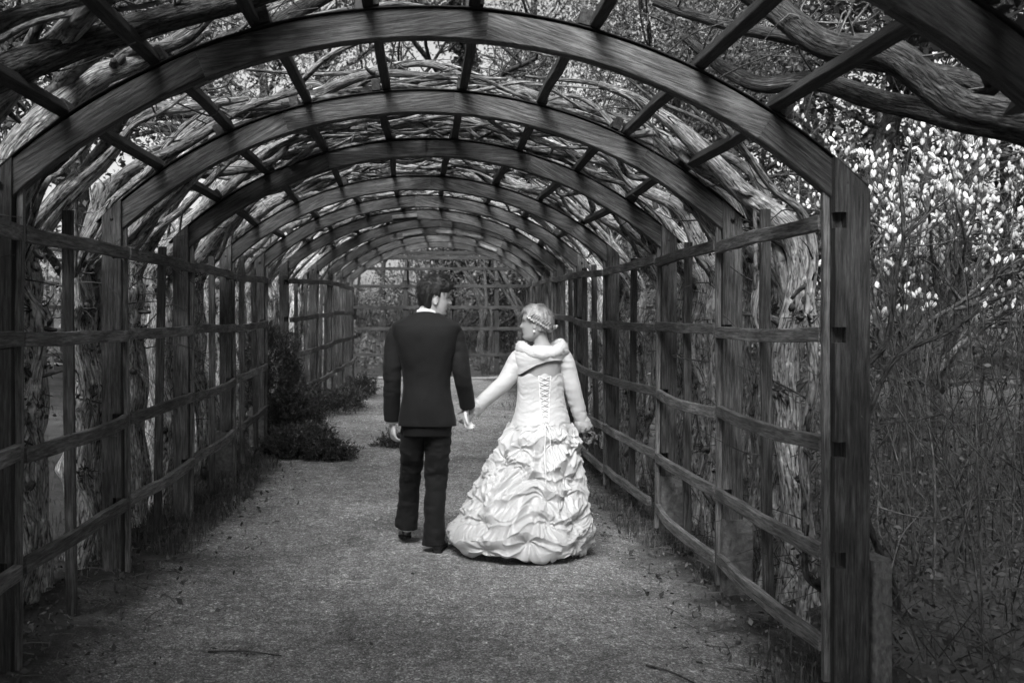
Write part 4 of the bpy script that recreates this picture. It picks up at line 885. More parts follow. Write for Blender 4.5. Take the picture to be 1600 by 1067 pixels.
def add_face(Rg, kind):
    V = Rg.copy(); x, y, z = V[..., 0], V[..., 1], V[..., 2]; fr = sstep(.02, .06, y)
    def gsn(cx, cz, sx, sz): return np.exp(-((np.abs(x) - cx) / sx) ** 2 / 2 - ((z - cz) / sz) ** 2 / 2)
    k = 1.0 if kind == 'm' else .82
    t = np.clip((.022 - z) / .052, 0, 1); ridge = np.where((z < .03) & (z > -.045), (t ** 1.25) * .030 * k + .002, 0) * sstep(-.044, -.030, z) * (1 - sstep(.016, .03, z))
    d = ridge * np.exp(-(x / (.008 + .006 * t)) ** 2 / 2)
    d += .006 * k * gsn(.014, -.030, .006, .008)
    d += .005 * k * gsn(.022, .028, .02, .008) - .011 * gsn(.031, .004, .014, .011) + .004 * gsn(.045, -.03, .02, .02)
    d += .007 * np.exp(-(x / .019) ** 2 / 2) * (np.exp(-((z + .053) / .0050) ** 2 / 2) + np.exp(-((z + .068) / .0052) ** 2 / 2)) - .003 * np.exp(-(x / .022) ** 2 / 2) * np.exp(-((z + .0605) / .003) ** 2 / 2)
    d += .009 * np.exp(-(x / .018) ** 2 / 2) * np.exp(-((z + .104) / .011) ** 2 / 2) - .004 * np.exp(-(x / .02) ** 2 / 2) * np.exp(-((z + .084) / .008) ** 2 / 2)
    V[..., 1] += d * fr; return V
def xf(V, M): return np.asarray(V) @ np.array(M.to_3x3()).T + np.array(M.translation)
def ear(side):
    m = MB(); m.add(*sphere((side * .074, -.012, -.012), (.010, .019, .031), 14, 12))
    P = [(side * .080, -.012 + .018 * math.cos(a), -.010 + .030 * math.sin(a)) for a in np.linspace(-1.9, 2.4, 16)]; m.add(*tube(np.array(P), np.linspace(.0035, .005, 16), 6))
    m.add(*sphere((side * .079, -.004, -.038), (.006, .008, .009), 8, 6)); return m
def hand(M, curl=.9, spread=.12, side=1, thumb_out=.7, L=1.0, pal=(.036, .013, .045)):
    """hand: wrist at origin, fingers along -z, palm facing -y*, thumb on the side*x. M places it in the scene"""
    m = MB(); n = 12
    ring = lambda z, a, b, cx=0, cy=0: ellring((cx, cy, z), a, b, 16, 2.4)
    m.add(*loft(np.stack([ring(.03, .026, .020), ring(0, .027, .019), ring(-.03, .036, .016, side * .004), ring(-.065, .041, .015, side * .002), ring(-.088, .040, .012), ring(-.094, .034, .008)])))
    for k, (x, ln) in enumerate([(.030, .070), (.010, .078), (-.011, .073), (-.030, .058)]):
        x *= side; p = np.array([x, 0, -.085]); pts = [p + np.array([0, 0, .02]), p]; ang = curl * (.30 + .06 * k); dirx = x * spread * 8
        for j, f in enumerate((.45, .32, .25)):
            d = np.array([dirx * .35, -math.sin(ang), -math.cos(ang)]); p = p + d * ln * f; pts.append(p); ang += curl * (.75 - .1 * j)
        C = spline(np.array([(*q, r) for q, r in zip(pts, [.0095, .0098, .0088, .0080, .0066])]), 22); m.add(*tube(C[:, :3], C[:, 3], 10)[:3]); m.add(*sphere(C[-1, :3], .0066, 8, 6))
    p = np.array([side * .024, -.004, -.018]); pts = [p]
    for d, l in [((side * .75 * thumb_out, -.35, -.65), .038), ((side * .45 * thumb_out, -.45, -.85), .032), ((side * .1, -.5, -.9), .026)]:
        d = np.array(d); p = p + d / np.linalg.norm(d) * l; pts.append(p)
    C = spline(np.array([(*q, r) for q, r in zip(pts, [.014, .0125, .0105, .0075])]), 16); m.add(*tube(C[:, :3], C[:, 3], 10)[:3]); m.add(*sphere(C[-1, :3], .0075, 8, 6))
    V = np.vstack(m.V) * L; m.V = [xf(V, M)]; m.A = [np.zeros_like(V)]; return m
def merge(dst, src): dst.add(np.vstack(src.V), np.vstack(src.Q) if src.Q else None, np.vstack(src.T) if src.T else None); return dst
def remeshed(mb, name, mat, parent, voxel, smooth=3):
    """fuse overlapping closed shells into one continuous surface"""
    tmp = bpy.data.objects.new('tmp', mb.mesh('tmp', None, ORG[parent.name])); COL.objects.link(tmp)
    md = tmp.modifiers.new('r', 'REMESH'); md.mode = 'VOXEL'; md.voxel_size = voxel; md.use_smooth_shade = True
    if smooth: s = tmp.modifiers.new('s', 'SMOOTH'); s.iterations = smooth; s.factor = .5
    dg = bpy.context.evaluated_depsgraph_get(); me = bpy.data.meshes.new_from_object(tmp.evaluated_get(dg)); bpy.data.objects.remove(tmp)
    me.name = name; me.materials.clear(); me.materials.append(mat); me.polygons.foreach_set('use_smooth', np.ones(len(me.polygons), bool))
    o = bpy.data.objects.new(name, me); COL.objects.link(o); o.parent = parent; ORG[o.name] = ORG[parent.name]; return o
def basis(xa, ya, za, p): return Matrix(((xa[0], ya[0], za[0], p[0]), (xa[1], ya[1], za[1], p[1]), (xa[2], ya[2], za[2], p[2]), (0, 0, 0, 1)))
def hand_frame(p, fingers, palm):
    """fingers: direction of the fingers (local -z); palm: direction the palm faces (local -y)"""
    z = -Vector(fingers).normalized(); y = -Vector(palm); y = (y - z * y.dot(z)).normalized(); x = y.cross(z); return basis(x, y, z, p)

# ---- groom
GX, GY = .035, 6.85; GZ = float(gz(np.array([GX]), np.array([GY]))[0]) + .012
groom = empty('person', (GX, GY, GZ), 'person in dark suit with short dark hair, holding the hand of the one in white', 'person')
def gp(px, py, dy=0.0):      # a point of the groom from where it appears, dy metres in front (away from the camera)
    d = GY + dy; return np.array([(px - VPX) * d / F_PX, d, H_EYE + (VPY - py) * d / F_PX])
rng = np.random.default_rng(21)
hc = gp(680, 464.5) + np.array([0, .02, 0]); Mh = Matrix.Translation(hc) @ Matrix.Rotation(R(-80), 4, 'Z') @ Matrix.Rotation(R(-5), 4, 'X') @ Matrix.Rotation(R(5), 4, 'Y') @ Matrix.Scale(1.06, 4)
HS = head_surface('m'); HF = add_face(HS, 'm')
body = MB(); V, Q, T = loft(HF); body.add(xf(V, Mh), Q, T)
for s in (-1, 1): e = ear(s); body.add(xf(np.vstack(e.V), Mh), np.vstack(e.Q), np.vstack(e.T))
nb_ = gp(664, 492)
body.add(*limb_tube([(nb_[0], nb_[1] + .0, nb_[2] - .12, .075), (nb_[0], nb_[1] + .0, nb_[2] - .02, .062), (nb_[0] + .03, nb_[1] + .015, nb_[2] + .05, .056), (hc[0] - .005, hc[1] + .0, hc[2] - .02, .05)], 20, 24)[:3])
tk = lambda z: GZ + z
body.add(*loft(ringloft([(tk(.86), GX - .0, GY, .13, .09, 2.3), (tk(1.0), GX, GY, .14, .10, 2.3), (tk(1.2), GX, GY, .135, .095, 2.3), (tk(1.4), GX - .01, GY, .16, .105, 2.4), (tk(1.52), GX - .015, GY, .165, .09, 2.4), (tk(1.60), GX - .015, GY, .07, .06, 2)], 24, 32)))
Lw, Rw = gp(613, 655, .03), gp(731, 634, .08)
armL = [(*gp(626, 518), .04), (*gp(613, 560), .05), (*gp(612, 592, -.01), .044), (*gp(612, 630, .02), .036), (*Lw, .027)]
armR = [(*gp(704, 518), .04), (*gp(719, 555), .05), (*gp(723, 580, -.01), .044), (*gp(728, 612, .04), .036), (*Rw, .027)]
body.add(*limb_tube(armL)[:3]); body.add(*limb_tube(armR)[:3])
merge(body, hand(hand_frame(Lw + np.array([.0, 0, -.02]), (.05, .08, -1), (.85, .45, 0)), .75, .1, 1, .5))
hR = Rw + np.array([-.005, .0, -.02]); merge(body, hand(hand_frame(hR, (.02, .06, -1), (.75, -.6, 0)), .85, .1, -1, .6))
footL, footR = gp(636, 838, .30), gp(681, 853, 0)
legL = [(*gp(646, 650), .075), (*gp(644, 690, .04), .068), (*gp(641, 742, .16), .052), (*gp(637, 790, .24), .048), (footL[0], footL[1] - .04, footL[2] + .05, .036)]
legR = [(*gp(686, 650), .075), (*gp(686, 690, .02), .068), (*gp(683, 742, .05), .052), (*gp(679, 790, .02), .048), (footR[0], footR[1], footR[2] + .05, .036)]
body.add(*limb_tube(legL)[:3]); body.add(*limb_tube(legR)[:3])
remeshed(body, 'body', MAT['skin'], groom, .0048, 2)
# features: brow, eye, lips
eb = MB()
for s in (-1, 1):
    P = [(s * (.014 + .034 * t), .103 - .018 * t * t, .026 + .006 * math.sin(t * 2.6)) for t in np.linspace(0, 1, 9)]; eb.add(*tube(np.array(P), np.linspace(.004, .002, 9), 6)[:3])
    P = [(s * (.018 + .028 * t), .0875 - .010 * t * t, .006 + .003 * math.sin(t * 3.1)) for t in np.linspace(0, 1, 9)]; eb.add(*tube(np.array(P), .0022, 5)[:3])
eb.V = [xf(v, Mh) for v in eb.V]; eb.build('eyebrows', MAT['hair_dark'], groom)
def hair(HS, Mh, mat, parent, thick, mask, seed, strands, freq, name='hair', wild=.3, sl=(.014, .032), sr=.0018):
    N = HS.shape[0]; c = HS.mean(1, keepdims=True); n = HS - np.array([0, -.01, .0]); n /= np.linalg.norm(n, axis=-1, keepdims=True)
    x, y, z = HS[..., 0], HS[..., 1], HS[..., 2]; m = mask(x, y, z); nz = fbm(HS.reshape(-1, 3) * freq, 3, seed).reshape(m.shape)
    d = -.010 + m * (.010 + thick(x, y, z) * (1 + .55 * nz)); V = HS + n * d[..., None]
    Vf, Q, T = loft(V); A = np.vstack([HS.reshape(-1, 3), HS[0].mean(0), HS[-1].mean(0)]); mb = MB(); mb.add(xf(Vf, Mh), Q, T, A)
    o = mb.build(name, mat, parent)
    if strands:
        st = MB(); pts = V.reshape(-1, 3)[(m > .6).ravel()]; nn = n.reshape(-1, 3)[(m > .6).ravel()]; i = rng.integers(len(pts), size=strands)
        for p, q in zip(pts[i], nn[i]):
            tang = np.array([0, -.25, -.9]) if p[2] < .06 else np.array([0, .8 if p[1] > .0 else -.5, .2]); tang = tang - q * (tang @ q); tang = tang / (np.linalg.norm(tang) + 1e-6) + rng.normal(size=3) * wild
            L = rng.uniform(*sl); P = np.array([p - q * .004, p + q * .002 + tang * L * .5, p - q * .001 + tang * L]); st.twig(xf(P, Mh), [sr, sr * .8, sr * .3], 3)
        st.build('strands', mat, o)
    return o
def mask_m(x, y, z):
    top = sstep(.048, .072, z + .10 * np.clip(-y - .0, 0, .2) + .02 * (np.abs(x) > .045)); back = sstep(-.085, -.065, z) * (1 - sstep(-.040, -.022, y)); sidep = sstep(-.012, .022, z) * (1 - sstep(.008, .034, y)) * 1.0
    return np.clip(np.maximum(np.maximum(top, back), sidep), 0, 1)
hair(HS, Mh, MAT['hair_dark'], groom, lambda x, y, z: .011 + .016 * sstep(.03, .1, z) + .022 * np.exp(-((y - .085) / .03) ** 2 - ((z - .082) / .028) ** 2), mask_m, 3, 2600, 38, 'hair', .32, (.014, .036), .0014)
# shirt collar, jacket, trousers, shoes
nc = np.array([nb_[0] + .012, nb_[1] + .005, nb_[2]])
cr = []
for z_, a, b, dz in [(-.05, .085, .085, 0), (-.01, .073, .075, 0), (.022, .068, .070, 0), (.024, .064, .066, 0), (-.01, .06, .06, 0)]:
    r_ = ellring((nc[0], nc[1], nc[2] + z_), a, b, 40); r_[:, 2] += -.25 * (r_[:, 1] - nc[1]) + .10 * (nc[0] - r_[:, 0]); cr.append(r_)
MB().add(*loft(np.array(cr), False)).build('shirt_collar', MAT['shirt'], groom)
def cloth_disp(Rg, amp, freq, seed, zs=1.6):
    c = Rg.mean(1, keepdims=True); n = Rg - c; n[..., 2] = 0; n /= np.linalg.norm(n, axis=-1, keepdims=True) + 1e-9
    w = fbm(Rg.reshape(-1, 3) * np.array([freq, freq, freq * zs]), 3, seed).reshape(Rg.shape[:2]); return Rg + n * (amp * (1 - 2 * np.abs(w)))[..., None]
def gxw(pxl, pxr): return ((pxl + pxr) / 2 - VPX) * GY / F_PX, (pxr - pxl) / 2 * GY / F_PX
JK = []
for py, l, r, b, ex in [(664, 624.5, 712, .128, 2.6), (655, 625, 711, .130, 2.6), (630, 628, 706, .128, 2.4), (600, 631, 702, .122, 2.3), (575, 628, 705, .126, 2.4), (550, 620, 711, .138, 2.6), (525, 615, 716, .142, 2.7), (511, 613.5, 718.5, .134, 2.7), (504.5, 617, 714, .120, 2.7), (499, 629, 704, .107, 2.5), (493.5, 640, 694, .096, 2.4), (490.5, 646, 687, .088, 2.2), (489, 649, 684, .082, 2.1)]:
    cx, a = gxw(l, r); JK.append((H_EYE + (VPY - py) * GY / F_PX, cx, GY + .0, a, b, ex))
Rg = ringloft(JK, 90, 96); Rg = cloth_disp(Rg, .008, 5, 31, .9); Rg = cloth_disp(Rg, .004, 12, 33, .8)
# back seam and vent, slight hollow of the back
xr = Rg[..., 0] - (655 - VPX) * GY / F_PX; back = Rg[..., 1] < GY
Rg[..., 1] += np.where(back, .005 * np.exp(-(xr / .004) ** 2) * (Rg[..., 2] < GZ + 1.45) + .012 * np.exp(-((Rg[..., 2] - GZ - 1.17) / .1) ** 2 - (xr / .09) ** 2), 0)
Rg[..., 1] -= np.where(back, .007 * sstep(0, .006, xr) * (1 - sstep(.02, .09, xr)) * (1 - sstep(GZ + 1.05, GZ + 1.16, Rg[..., 2])), 0)
jk = MB().add(*loft(Rg)).build('jacket', MAT['suit'], groom)
sl = MB().add(*limb_tube([(*gp(629, 516), .034), (*gp(622.5, 519), .054), (*gp(618, 528), .064), (*gp(615, 546), .064), (*gp(613, 575, -.015), .061), (*gp(613, 600, -.015), .057), (*gp(612.5, 630, .01), .055), (*gp(612.5, 657, .03), .050)], 110, 44, 1, .0075, 41, 9)[:3]); sl.build('sleeve', MAT['suit'], jk)
sl = MB().add(*limb_tube([(*gp(700, 516), .034), (*gp(707, 519), .054), (*gp(712, 528), .064), (*gp(716, 546), .064), (*gp(720.5, 575, -.015), .062), (*gp(723.5, 595, .0), .058), (*gp(727.5, 615, .04), .055), (*gp(731, 635, .08), .050)], 110, 44, 1, .0075, 47, 9)[:3]); sl.build('sleeve', MAT['suit'], jk)
cl = []
for k, (z_, a, b) in enumerate([(-.055, .112, .100), (-.03, .094, .092), (.0, .083, .085), (.012, .080, .082), (.0, .070, .072)]):
    r_ = ellring((nc[0] - .012, nc[1], nc[2] + z_ - .012), a, b, 48); r_[:, 2] += -.30 * (r_[:, 1] - nc[1]); cl.append(r_)
MB().add(*loft(np.array(cl), False)).build('collar', MAT['suit'], jk)
for (c, n_) in ((gp(606, 641, -.015), 3), (gp(737.5, 622, .05), 3)):
    for k in range(n_): MB().add(*sphere(c + np.array([.0, 0, .028 * (k - 1)]), .0055, 8, 6)).build('button', MAT['pearl'] if False else MAT['concrete'], jk)
MB().add(*limb_tube([(*gp(612.5, 652, .03), .043), (*gp(612.5, 661, .033), .043)], 4, 24)[:3]).build('shirt_cuff', MAT['shirt'], groom)
tr = MB()
tr.add(*loft(cloth_disp(ringloft([(GZ + .80, GX - .005, GY + .0, .165, .105, 2.5), (GZ + .86, GX - .005, GY, .172, .118, 2.5), (GZ + .93, GX - .005, GY, .168, .115, 2.5), (GZ + 1.0, GX - .005, GY, .155, .105, 2.5)], 20, 64), .003, 9, 3)))
def leg(ctrl, seed):
    C = spline(ctrl, 90); V, Q, T, A = tube(C[:, :3], C[:, 3], 40); n = 40; ax = np.repeat(C[:, :3], n, 0); D = V[:len(ax)] - ax; ln = np.linalg.norm(D, axis=1)[:, None]; P = V[:len(ax)]
    w = 1 - 2 * np.abs(fbm(P * np.array([9, 9, 15]) + seed, 3, seed)); k = np.interp(P[:, 2] - GZ, [.08, .2, .4, .6, .9], [1.2, .9, .7, 1.1, .5]); side = np.abs(D[:, 0]) / ln[:, 0]
    V[:len(ax)] += D / ln * (.013 * w * k)[:, None]; tr.add(V, Q, T)
leg([(*gp(647, 655), .080), (*gp(645, 690, .04), .082), (*gp(643, 720, .11), .074), (*gp(641, 745, .17), .068), (*gp(638, 785, .24), .068), (*gp(634.5, 822, .27), .075)], 5)
leg([(*gp(685, 655), .088), (*gp(684, 690, .02), .086), (*gp(682.5, 720, .04), .078), (*gp(681, 750, .05), .072), (*gp(678.5, 800, .02), .066), (*gp(677.5, 852, .0), .066)], 9)
tr.build('trousers', MAT['suit'], groom)
def shoe(p, yaw, pitch):
    """p = heel on the ground"""
    M = Matrix.Translation(p) @ Matrix.Rotation(yaw, 4, 'Z') @ Matrix.Rotation(pitch, 4, 'X'); rings = []
    for y, a, zt, zb in [(-.004, .018, .055, .018), (.0, .030, .075, .016), (.02, .036, .088, .014), (.06, .037, .090, .014), (.10, .038, .075, .012), (.15, .046, .060, .010), (.20, .049, .050, .010), (.25, .042, .042, .010), (.285, .024, .030, .012), (.293, .008, .022, .014)]:
        t = np.linspace(0, 2 * PI, 24, endpoint=False); c = (zt + zb) / 2; h = (zt - zb) / 2; ex = 2.6
        rings.append(np.stack([np.sign(np.cos(t)) * np.abs(np.cos(t)) ** (2 / ex) * a, np.full(24, y), c + np.sign(np.sin(t)) * np.abs(np.sin(t)) ** (2 / ex) * h], -1))
    V, Q, T = loft(np.array(rings)); o = MB().add(xf(V, M), Q, T).build('shoe', MAT['shoe'], groom)
    sole = []
    for z_, k in [(0, 1.0), (.0, 1.04), (.010, 1.04), (.012, 1.0)]:
        t = np.linspace(0, 2 * PI, 32, endpoint=False); yy = .145 + .15 * np.sin(t); wv = np.interp(yy, [-.005, .03, .1, .2, .27, .295], [.02, .036, .037, .049, .034, .01]); sole.append(np.stack([np.cos(t) * wv * k * 1.0 / np.maximum(.35, 1) , .145 + .152 * np.sin(t) * k, np.full(32, z_ + .006)], -1))
    V, Q, T = loft(np.array(sole)); MB().add(xf(V, M), Q, T).build('sole', MAT['felt'], o)
    he = MB(); V, Q, T = loft(np.stack([ellring((0, .035, 0), .034, .040, 24, 2.8), ellring((0, .035, .02), .035, .041, 24, 2.8)])); he.add(xf(V, M), Q, T); he.build('heel', MAT['felt'], o)
shoe((footR[0] + .005, GY - .06, GZ), R(-10), 0); shoe((footL[0], GY + .25, GZ + .035), R(6), R(-9))

# ---- bride
BX, BY = .80, 6.95; BZ = float(gz(np.array([BX]), np.array([BY]))[0]) + .012
bride = empty('person', (BX, BY, BZ), 'person in white ruffled wedding gown with blonde updo and fur-trimmed bolero', 'person')
def bp(px, py, dy=0.0):
    d = BY + dy; return np.array([(px - VPX) * d / F_PX, d, H_EYE + (VPY - py) * d / F_PX])
def bw(l, r): return ((l + r) / 2 - VPX) * BY / F_PX, (r - l) / 2 * BY / F_PX
hb = bp(836, 505.5); Mb = Matrix.Translation(hb) @ Matrix.Rotation(R(77), 4, 'Z') @ Matrix.Rotation(R(3), 4, 'X') @ Matrix.Rotation(R(3), 4, 'Y') @ Matrix.Scale(.985, 4)
HSb = head_surface('f'); HFb = add_face(HSb, 'f'); body = MB(); V, Q, T = loft(HFb); body.add(xf(V, Mb), Q, T)
for s in (-1, 1): e = ear(s); body.add(xf(np.vstack(e.V) * .9, Mb), np.vstack(e.Q), np.vstack(e.T))
body.add(*limb_tube([(*bp(847, 548), .085), (*bp(846, 538), .058), (*bp(844, 528), .049), (*bp(843, 515), .050)], 20, 24)[:3])
tb = []
for py, l, r, b in [(640, 811, 880, .10), (620, 814, 876, .095), (600, 814, 875, .10), (580, 813, 876, .105), (565, 812, 878, .105), (552, 812, 878, .09), (545, 822, 870, .07), (540, 832, 860, .055)]:
    cx, a = bw(l, r); tb.append((H_EYE + (VPY - py) * BY / F_PX, cx, BY, a, b, 2.4))
body.add(*loft(ringloft(tb, 30, 40)))
RwB, LwB = bp(741, 640, .02), bp(911, 664, .05)     # wrists: the one held by the groom, the one with the flowers
aL = [(*bp(813, 560), .052), (*bp(803, 580), .046), (*bp(786, 600, -.01), .042), (*bp(765, 618, .0), .034), (*RwB, .025)]
aR = [(*bp(878, 560), .052), (*bp(889, 585), .046), (*bp(897, 612, .0), .042), (*bp(905, 640, .03), .034), (*LwB, .025)]
body.add(*limb_tube(aL)[:3]); body.add(*limb_tube(aR)[:3])
# her hand wraps the groom's from in front of it
merge(body, hand(hand_frame(RwB + np.array([-.012, -.035, -.006]), (-.62, .05, -.78), (-.25, .95, .1)), 1.0, .08, 1, .9, .92))
merge(body, hand(hand_frame(LwB + np.array([.004, 0, -.012]), (.35, .25, -.9), (-.5, .6, .1)), 1.35, .05, -1, .6, .9))
remeshed(body, 'body', MAT['skin_fair'], bride, .0048, 2)
eb = MB()
for s in (-1, 1):
    P = [(s * (.016 + .028 * t), .0865 - .010 * t * t, .005 + .003 * math.sin(t * 3.1)) for t in np.linspace(0, 1, 9)]; eb.add(*tube(np.array(P), .0022, 5)[:3])
eb.V = [xf(v, Mb) for v in eb.V]; eb.build('eyelashes', MAT['hair_dark'], bride)
def mask_f(x, y, z):
    top = sstep(.045, .075, z + .35 * np.clip(-(y - .05), -.1, .2)); back = sstep(-.075, -.045, z) * (1 - sstep(-.035, -.010, y)); sd = sstep(.008, .030, z) * (1 - sstep(.045, .065, y))
    return np.clip(np.maximum(np.maximum(top, back), sd), 0, 1)
hh_ = hair(HSb, Mb, MAT['hair_blonde'], bride, lambda x, y, z: .007 + .010 * sstep(0, .09, z) + .016 * np.exp(-((y + .08) / .04) ** 2 - ((z - .01) / .05) ** 2), mask_f, 9, 900, 16, 'hair', .12, (.02, .045), .0012)
# rolled braid from temple to nape, chignon, blossom, hair vine, earring
bd = MB()
for s in (-1, 1):
    P = spline([(s * .070, .052, .040), (s * .082, .022, .022), (s * .086, -.015, .012), (s * .080, -.055, -.010), (s * .060, -.090, -.030), (s * .03, -.110, -.045)], 60); t = np.arange(60)
    bd.add(*tube(xf(P, Mb), .0085 + .003 * np.sin(t * 1.15), 10, cap=True)[:3], A=None)
bd.build('braid', MAT['hair_blonde'], hh_)
ch = MB(); V, Q, T = sphere((0, -.098, -.022), (.058, .032, .040), 32, 24); V += (.004 * np.sin(V[:, 2] * 300 + V[:, 0] * 120))[:, None] * np.array([0, -1, 0]); ch.add(xf(V, Mb), Q, T, V); ch.build('chignon', MAT['hair_blonde'], hh_)
rl = MB()
for k in range(9):
    t = k / 8; P = np.array([(.084 - .004 * t - .03 * t * t, .03 - .12 * t, .030 - .065 * t), (.088 - .03 * t * t, .016 - .12 * t, .052 - .060 * t), (.078 - .025 * t * t, -.004 - .115 * t, .066 - .055 * t)])
    for s in (-1, 1): rl.add(*tube(xf(spline(P * np.array([s, 1, 1]), 8), Mb), .0042, 8)[:3])
rl.build('hair_rolls', MAT['hair_blonde'], hh_)
hp = MB()
for k in range(16):
    t = k / 15; p = np.array([.0955 - .012 * t - .038 * t * t, .045 - .135 * t, .040 - .082 * t]); p[2] += .003 * (-1) ** k
    for s in (-1, 1): hp.add(*sphere(xf(np.array([p * np.array([s, 1, 1])]), Mb)[0], .0042 + .001 * (k % 3), 8, 6))
hp.build('hair_ornament', MAT['pearl'], bride)
fl = MB()
for k in range(7):
    a = k * 2 * PI / 7; V = FV * .030 @ np.array(Euler((.9, 0, a)).to_matrix()).T + np.array([.02, -.118, -.035]); fl.add(xf(V, Mb), FQ)
fl.build('hair_flower', MAT['petal'], bride)
er = MB().add(*sphere(xf(np.array([[.079, -.006, -.058]]), Mb)[0], .0085, 12, 8)).add(*sphere(xf(np.array([[-.079, -.006, -.058]]), Mb)[0], .0085, 12, 8)); er.build('earring', MAT['pearl'], bride)
# gown: ruched bodice and gathered pick-up skirt
DK = []
for py, l, r, b, ex in [(583, 808.5, 879.5, .118, 2.4), (592, 808, 880, .118, 2.4), (605, 809, 880, .114, 2.4), (620, 809, 881, .112, 2.4), (635, 807, 884, .122, 2.3), (650, 803, 888, .140, 2.2), (665, 797, 891, .165, 2.1)]:
    cx, a = bw(l, r); DK.append((H_EYE + (VPY - py) * BY / F_PX, cx, BY - .0, a, b, ex))
Rg = ringloft(DK, 70, 120); t = np.linspace(0, 2 * PI, 120, endpoint=False)[None, :]; z = Rg[..., 2]
q_ = Rg.reshape(-1, 3); fold = 1 - 2 * np.abs(fbm(np.stack([t_ for t_ in (np.broadcast_to(np.cos(t), z.shape).ravel() * 1.6, np.broadcast_to(np.sin(t), z.shape).ravel() * 1.6, q_[:, 2] * 34 + 2.2 * np.broadcast_to(np.sin(2 * t), z.shape).ravel())], -1), 2, 3)).reshape(z.shape); c = Rg.mean(1, keepdims=True); n_ = Rg - c; n_[..., 2] = 0; n_ /= np.linalg.norm(n_, axis=-1, keepdims=True)
Rg = Rg + n_ * (.0042 * fold)[..., None]
# sweetheart dip of the top edge at the middle of the back
xc = (848 - VPX) * BY / F_PX; Rg[:, :, 2] += (np.linspace(0, 1, 70)[::-1] ** 3)[:, None] * (.012 * np.cos((Rg[:, :, 0] - xc) * 60) - .008)
bod = MB().add(*loft(Rg, False)); 
bod_o = bod.build('bodice', MAT['bodice'], bride)
SK = []
for py, l, r, b, cy, ex in [(660, 799, 890, .155, 0, 2.1), (672, 793, 893, .175, 0, 2.1), (700, 777, 901, .225, -.01, 2.1), (735, 755, 910, .29, -.03, 2.1), (770, 733, 916, .345, -.05, 2.1), (805, 713, 919, .39, -.07, 2.1), (830, 704, 919, .41, -.08, 2.1), (848, 706, 918, .415, -.085, 2.1), (858, 716, 914, .40, -.085, 2.1)]:
    cx, a = bw(l, r); a -= .052 * sstep(662, 735, py); b -= .04 * sstep(662, 735, py); SK.append((max(BZ + .01, H_EYE + (VPY - py) * BY / F_PX), cx, BY + cy, a, b, ex))
m_, n__ = 260, 420
Rg = ringloft(SK, m_, n__); c = Rg.mean(1, keepdims=True); n_ = Rg - c; n_[..., 2] = 0; n_ /= np.linalg.norm(n_, axis=-1, keepdims=True)
th_ = np.broadcast_to(np.linspace(0, 2 * PI, n__, endpoint=False)[None, :], (m_, n__)); zz = Rg[..., 2] - BZ
rs = np.random.default_rng(4); seam = np.exp(-(np.angle(np.exp(1j * (th_ - R(268)))) / .13) ** 2)
# the skirt is caught up at scattered gathers: fabric pillows out between them and creases along the lines that join them
rad = np.linalg.norm(Rg[..., :2] - c[..., :2], axis=-1); pts_ = []
for k, (zr, nr) in enumerate([(.83, 7), (.69, 8), (.54, 8), (.39, 9), (.24, 9), (.09, 10)]):
    for j in range(nr): pts_.append(((j + .5 * (k % 2) + rs.uniform(-.3, .3)) * 2 * PI / nr, zr + rs.uniform(-.045, .045)))
pf = np.stack([np.cos(th_).ravel() * 2.2, np.sin(th_).ravel() * 2.2, zz.ravel() * 5], -1)
wx = .09 * fbm(pf, 2, 81).reshape(zz.shape); wz = .09 * fbm(pf + 9, 2, 82).reshape(zz.shape)
f1 = np.full(zz.shape, 9.0); f2 = f1.copy(); cx1 = np.zeros_like(f1); cz1 = np.zeros_like(f1)
for (ta, za) in pts_:
    dxp = np.angle(np.exp(1j * (th_ - ta))) * np.maximum(rad, .2) + wx; dzp = zz - za + wz; dd = np.hypot(dxp * .85, dzp * 1.15 + .012); near = dd < f1
    f2 = np.where(near, f1, np.minimum(f2, dd)); cx1 = np.where(near, dxp, cx1); cz1 = np.where(near, dzp, cz1); f1 = np.where(near, dd, f1)
ph_ = np.arctan2(cz1, cx1); disp = .066 * (1 - np.exp(-(f1 / .075) ** 1.7))
# at each gather the fabric is pinched, and sharp folds run out from it
cell = noise(np.stack([np.round(cx1 - (th_ * np.maximum(rad, .2)), 1).ravel() * 0 + (th_ * 0).ravel(), 0 * zz.ravel(), 0 * zz.ravel()], -1), 1).reshape(zz.shape)
fr_ = 1 - 2 * np.abs(np.sin(3.5 * ph_ + 1.6 * fbm(pf * 1.3, 2, 84).reshape(zz.shape) + 1.3 * cell)) ** .75
disp += .0125 * fr_ * (f1 / .05) * np.exp(1 - f1 / .05) * .55 * (.55 + .45 * (cz1 < .03)) + .0055 * fr_ * np.exp(-((f1 - .10) / .06) ** 2)
al = 1.1 * noise(pf * .55, 86).reshape(zz.shape) + .5 * np.sign(np.sin(th_)) * np.cos(th_); xa = th_ * np.maximum(rad, .2); s1 = xa * np.cos(al) + zz * np.sin(al); s2 = -xa * np.sin(al) + zz * np.cos(al)
rid = 1 - 2 * np.abs(fbm(np.stack([s1.ravel() * 3.4, s2.ravel() * 11, 0 * s1.ravel()], -1), 3, 87)).reshape(zz.shape)
cutw = sstep(0, .25, np.minimum(th_, 2 * PI - th_)); disp += .008 * rid * cutw - .028 * seam * sstep(.05, .3, .75 - zz) + .02 * np.exp(-((zz - .12) / .1) ** 2)
fade = sstep(0, .22, .95 - zz); hemf = .55 + .45 * sstep(0, .08, zz)
Rg = Rg + n_ * (disp * fade * hemf)[..., None]; Rg[..., 2] += (.012 * rid * fade)
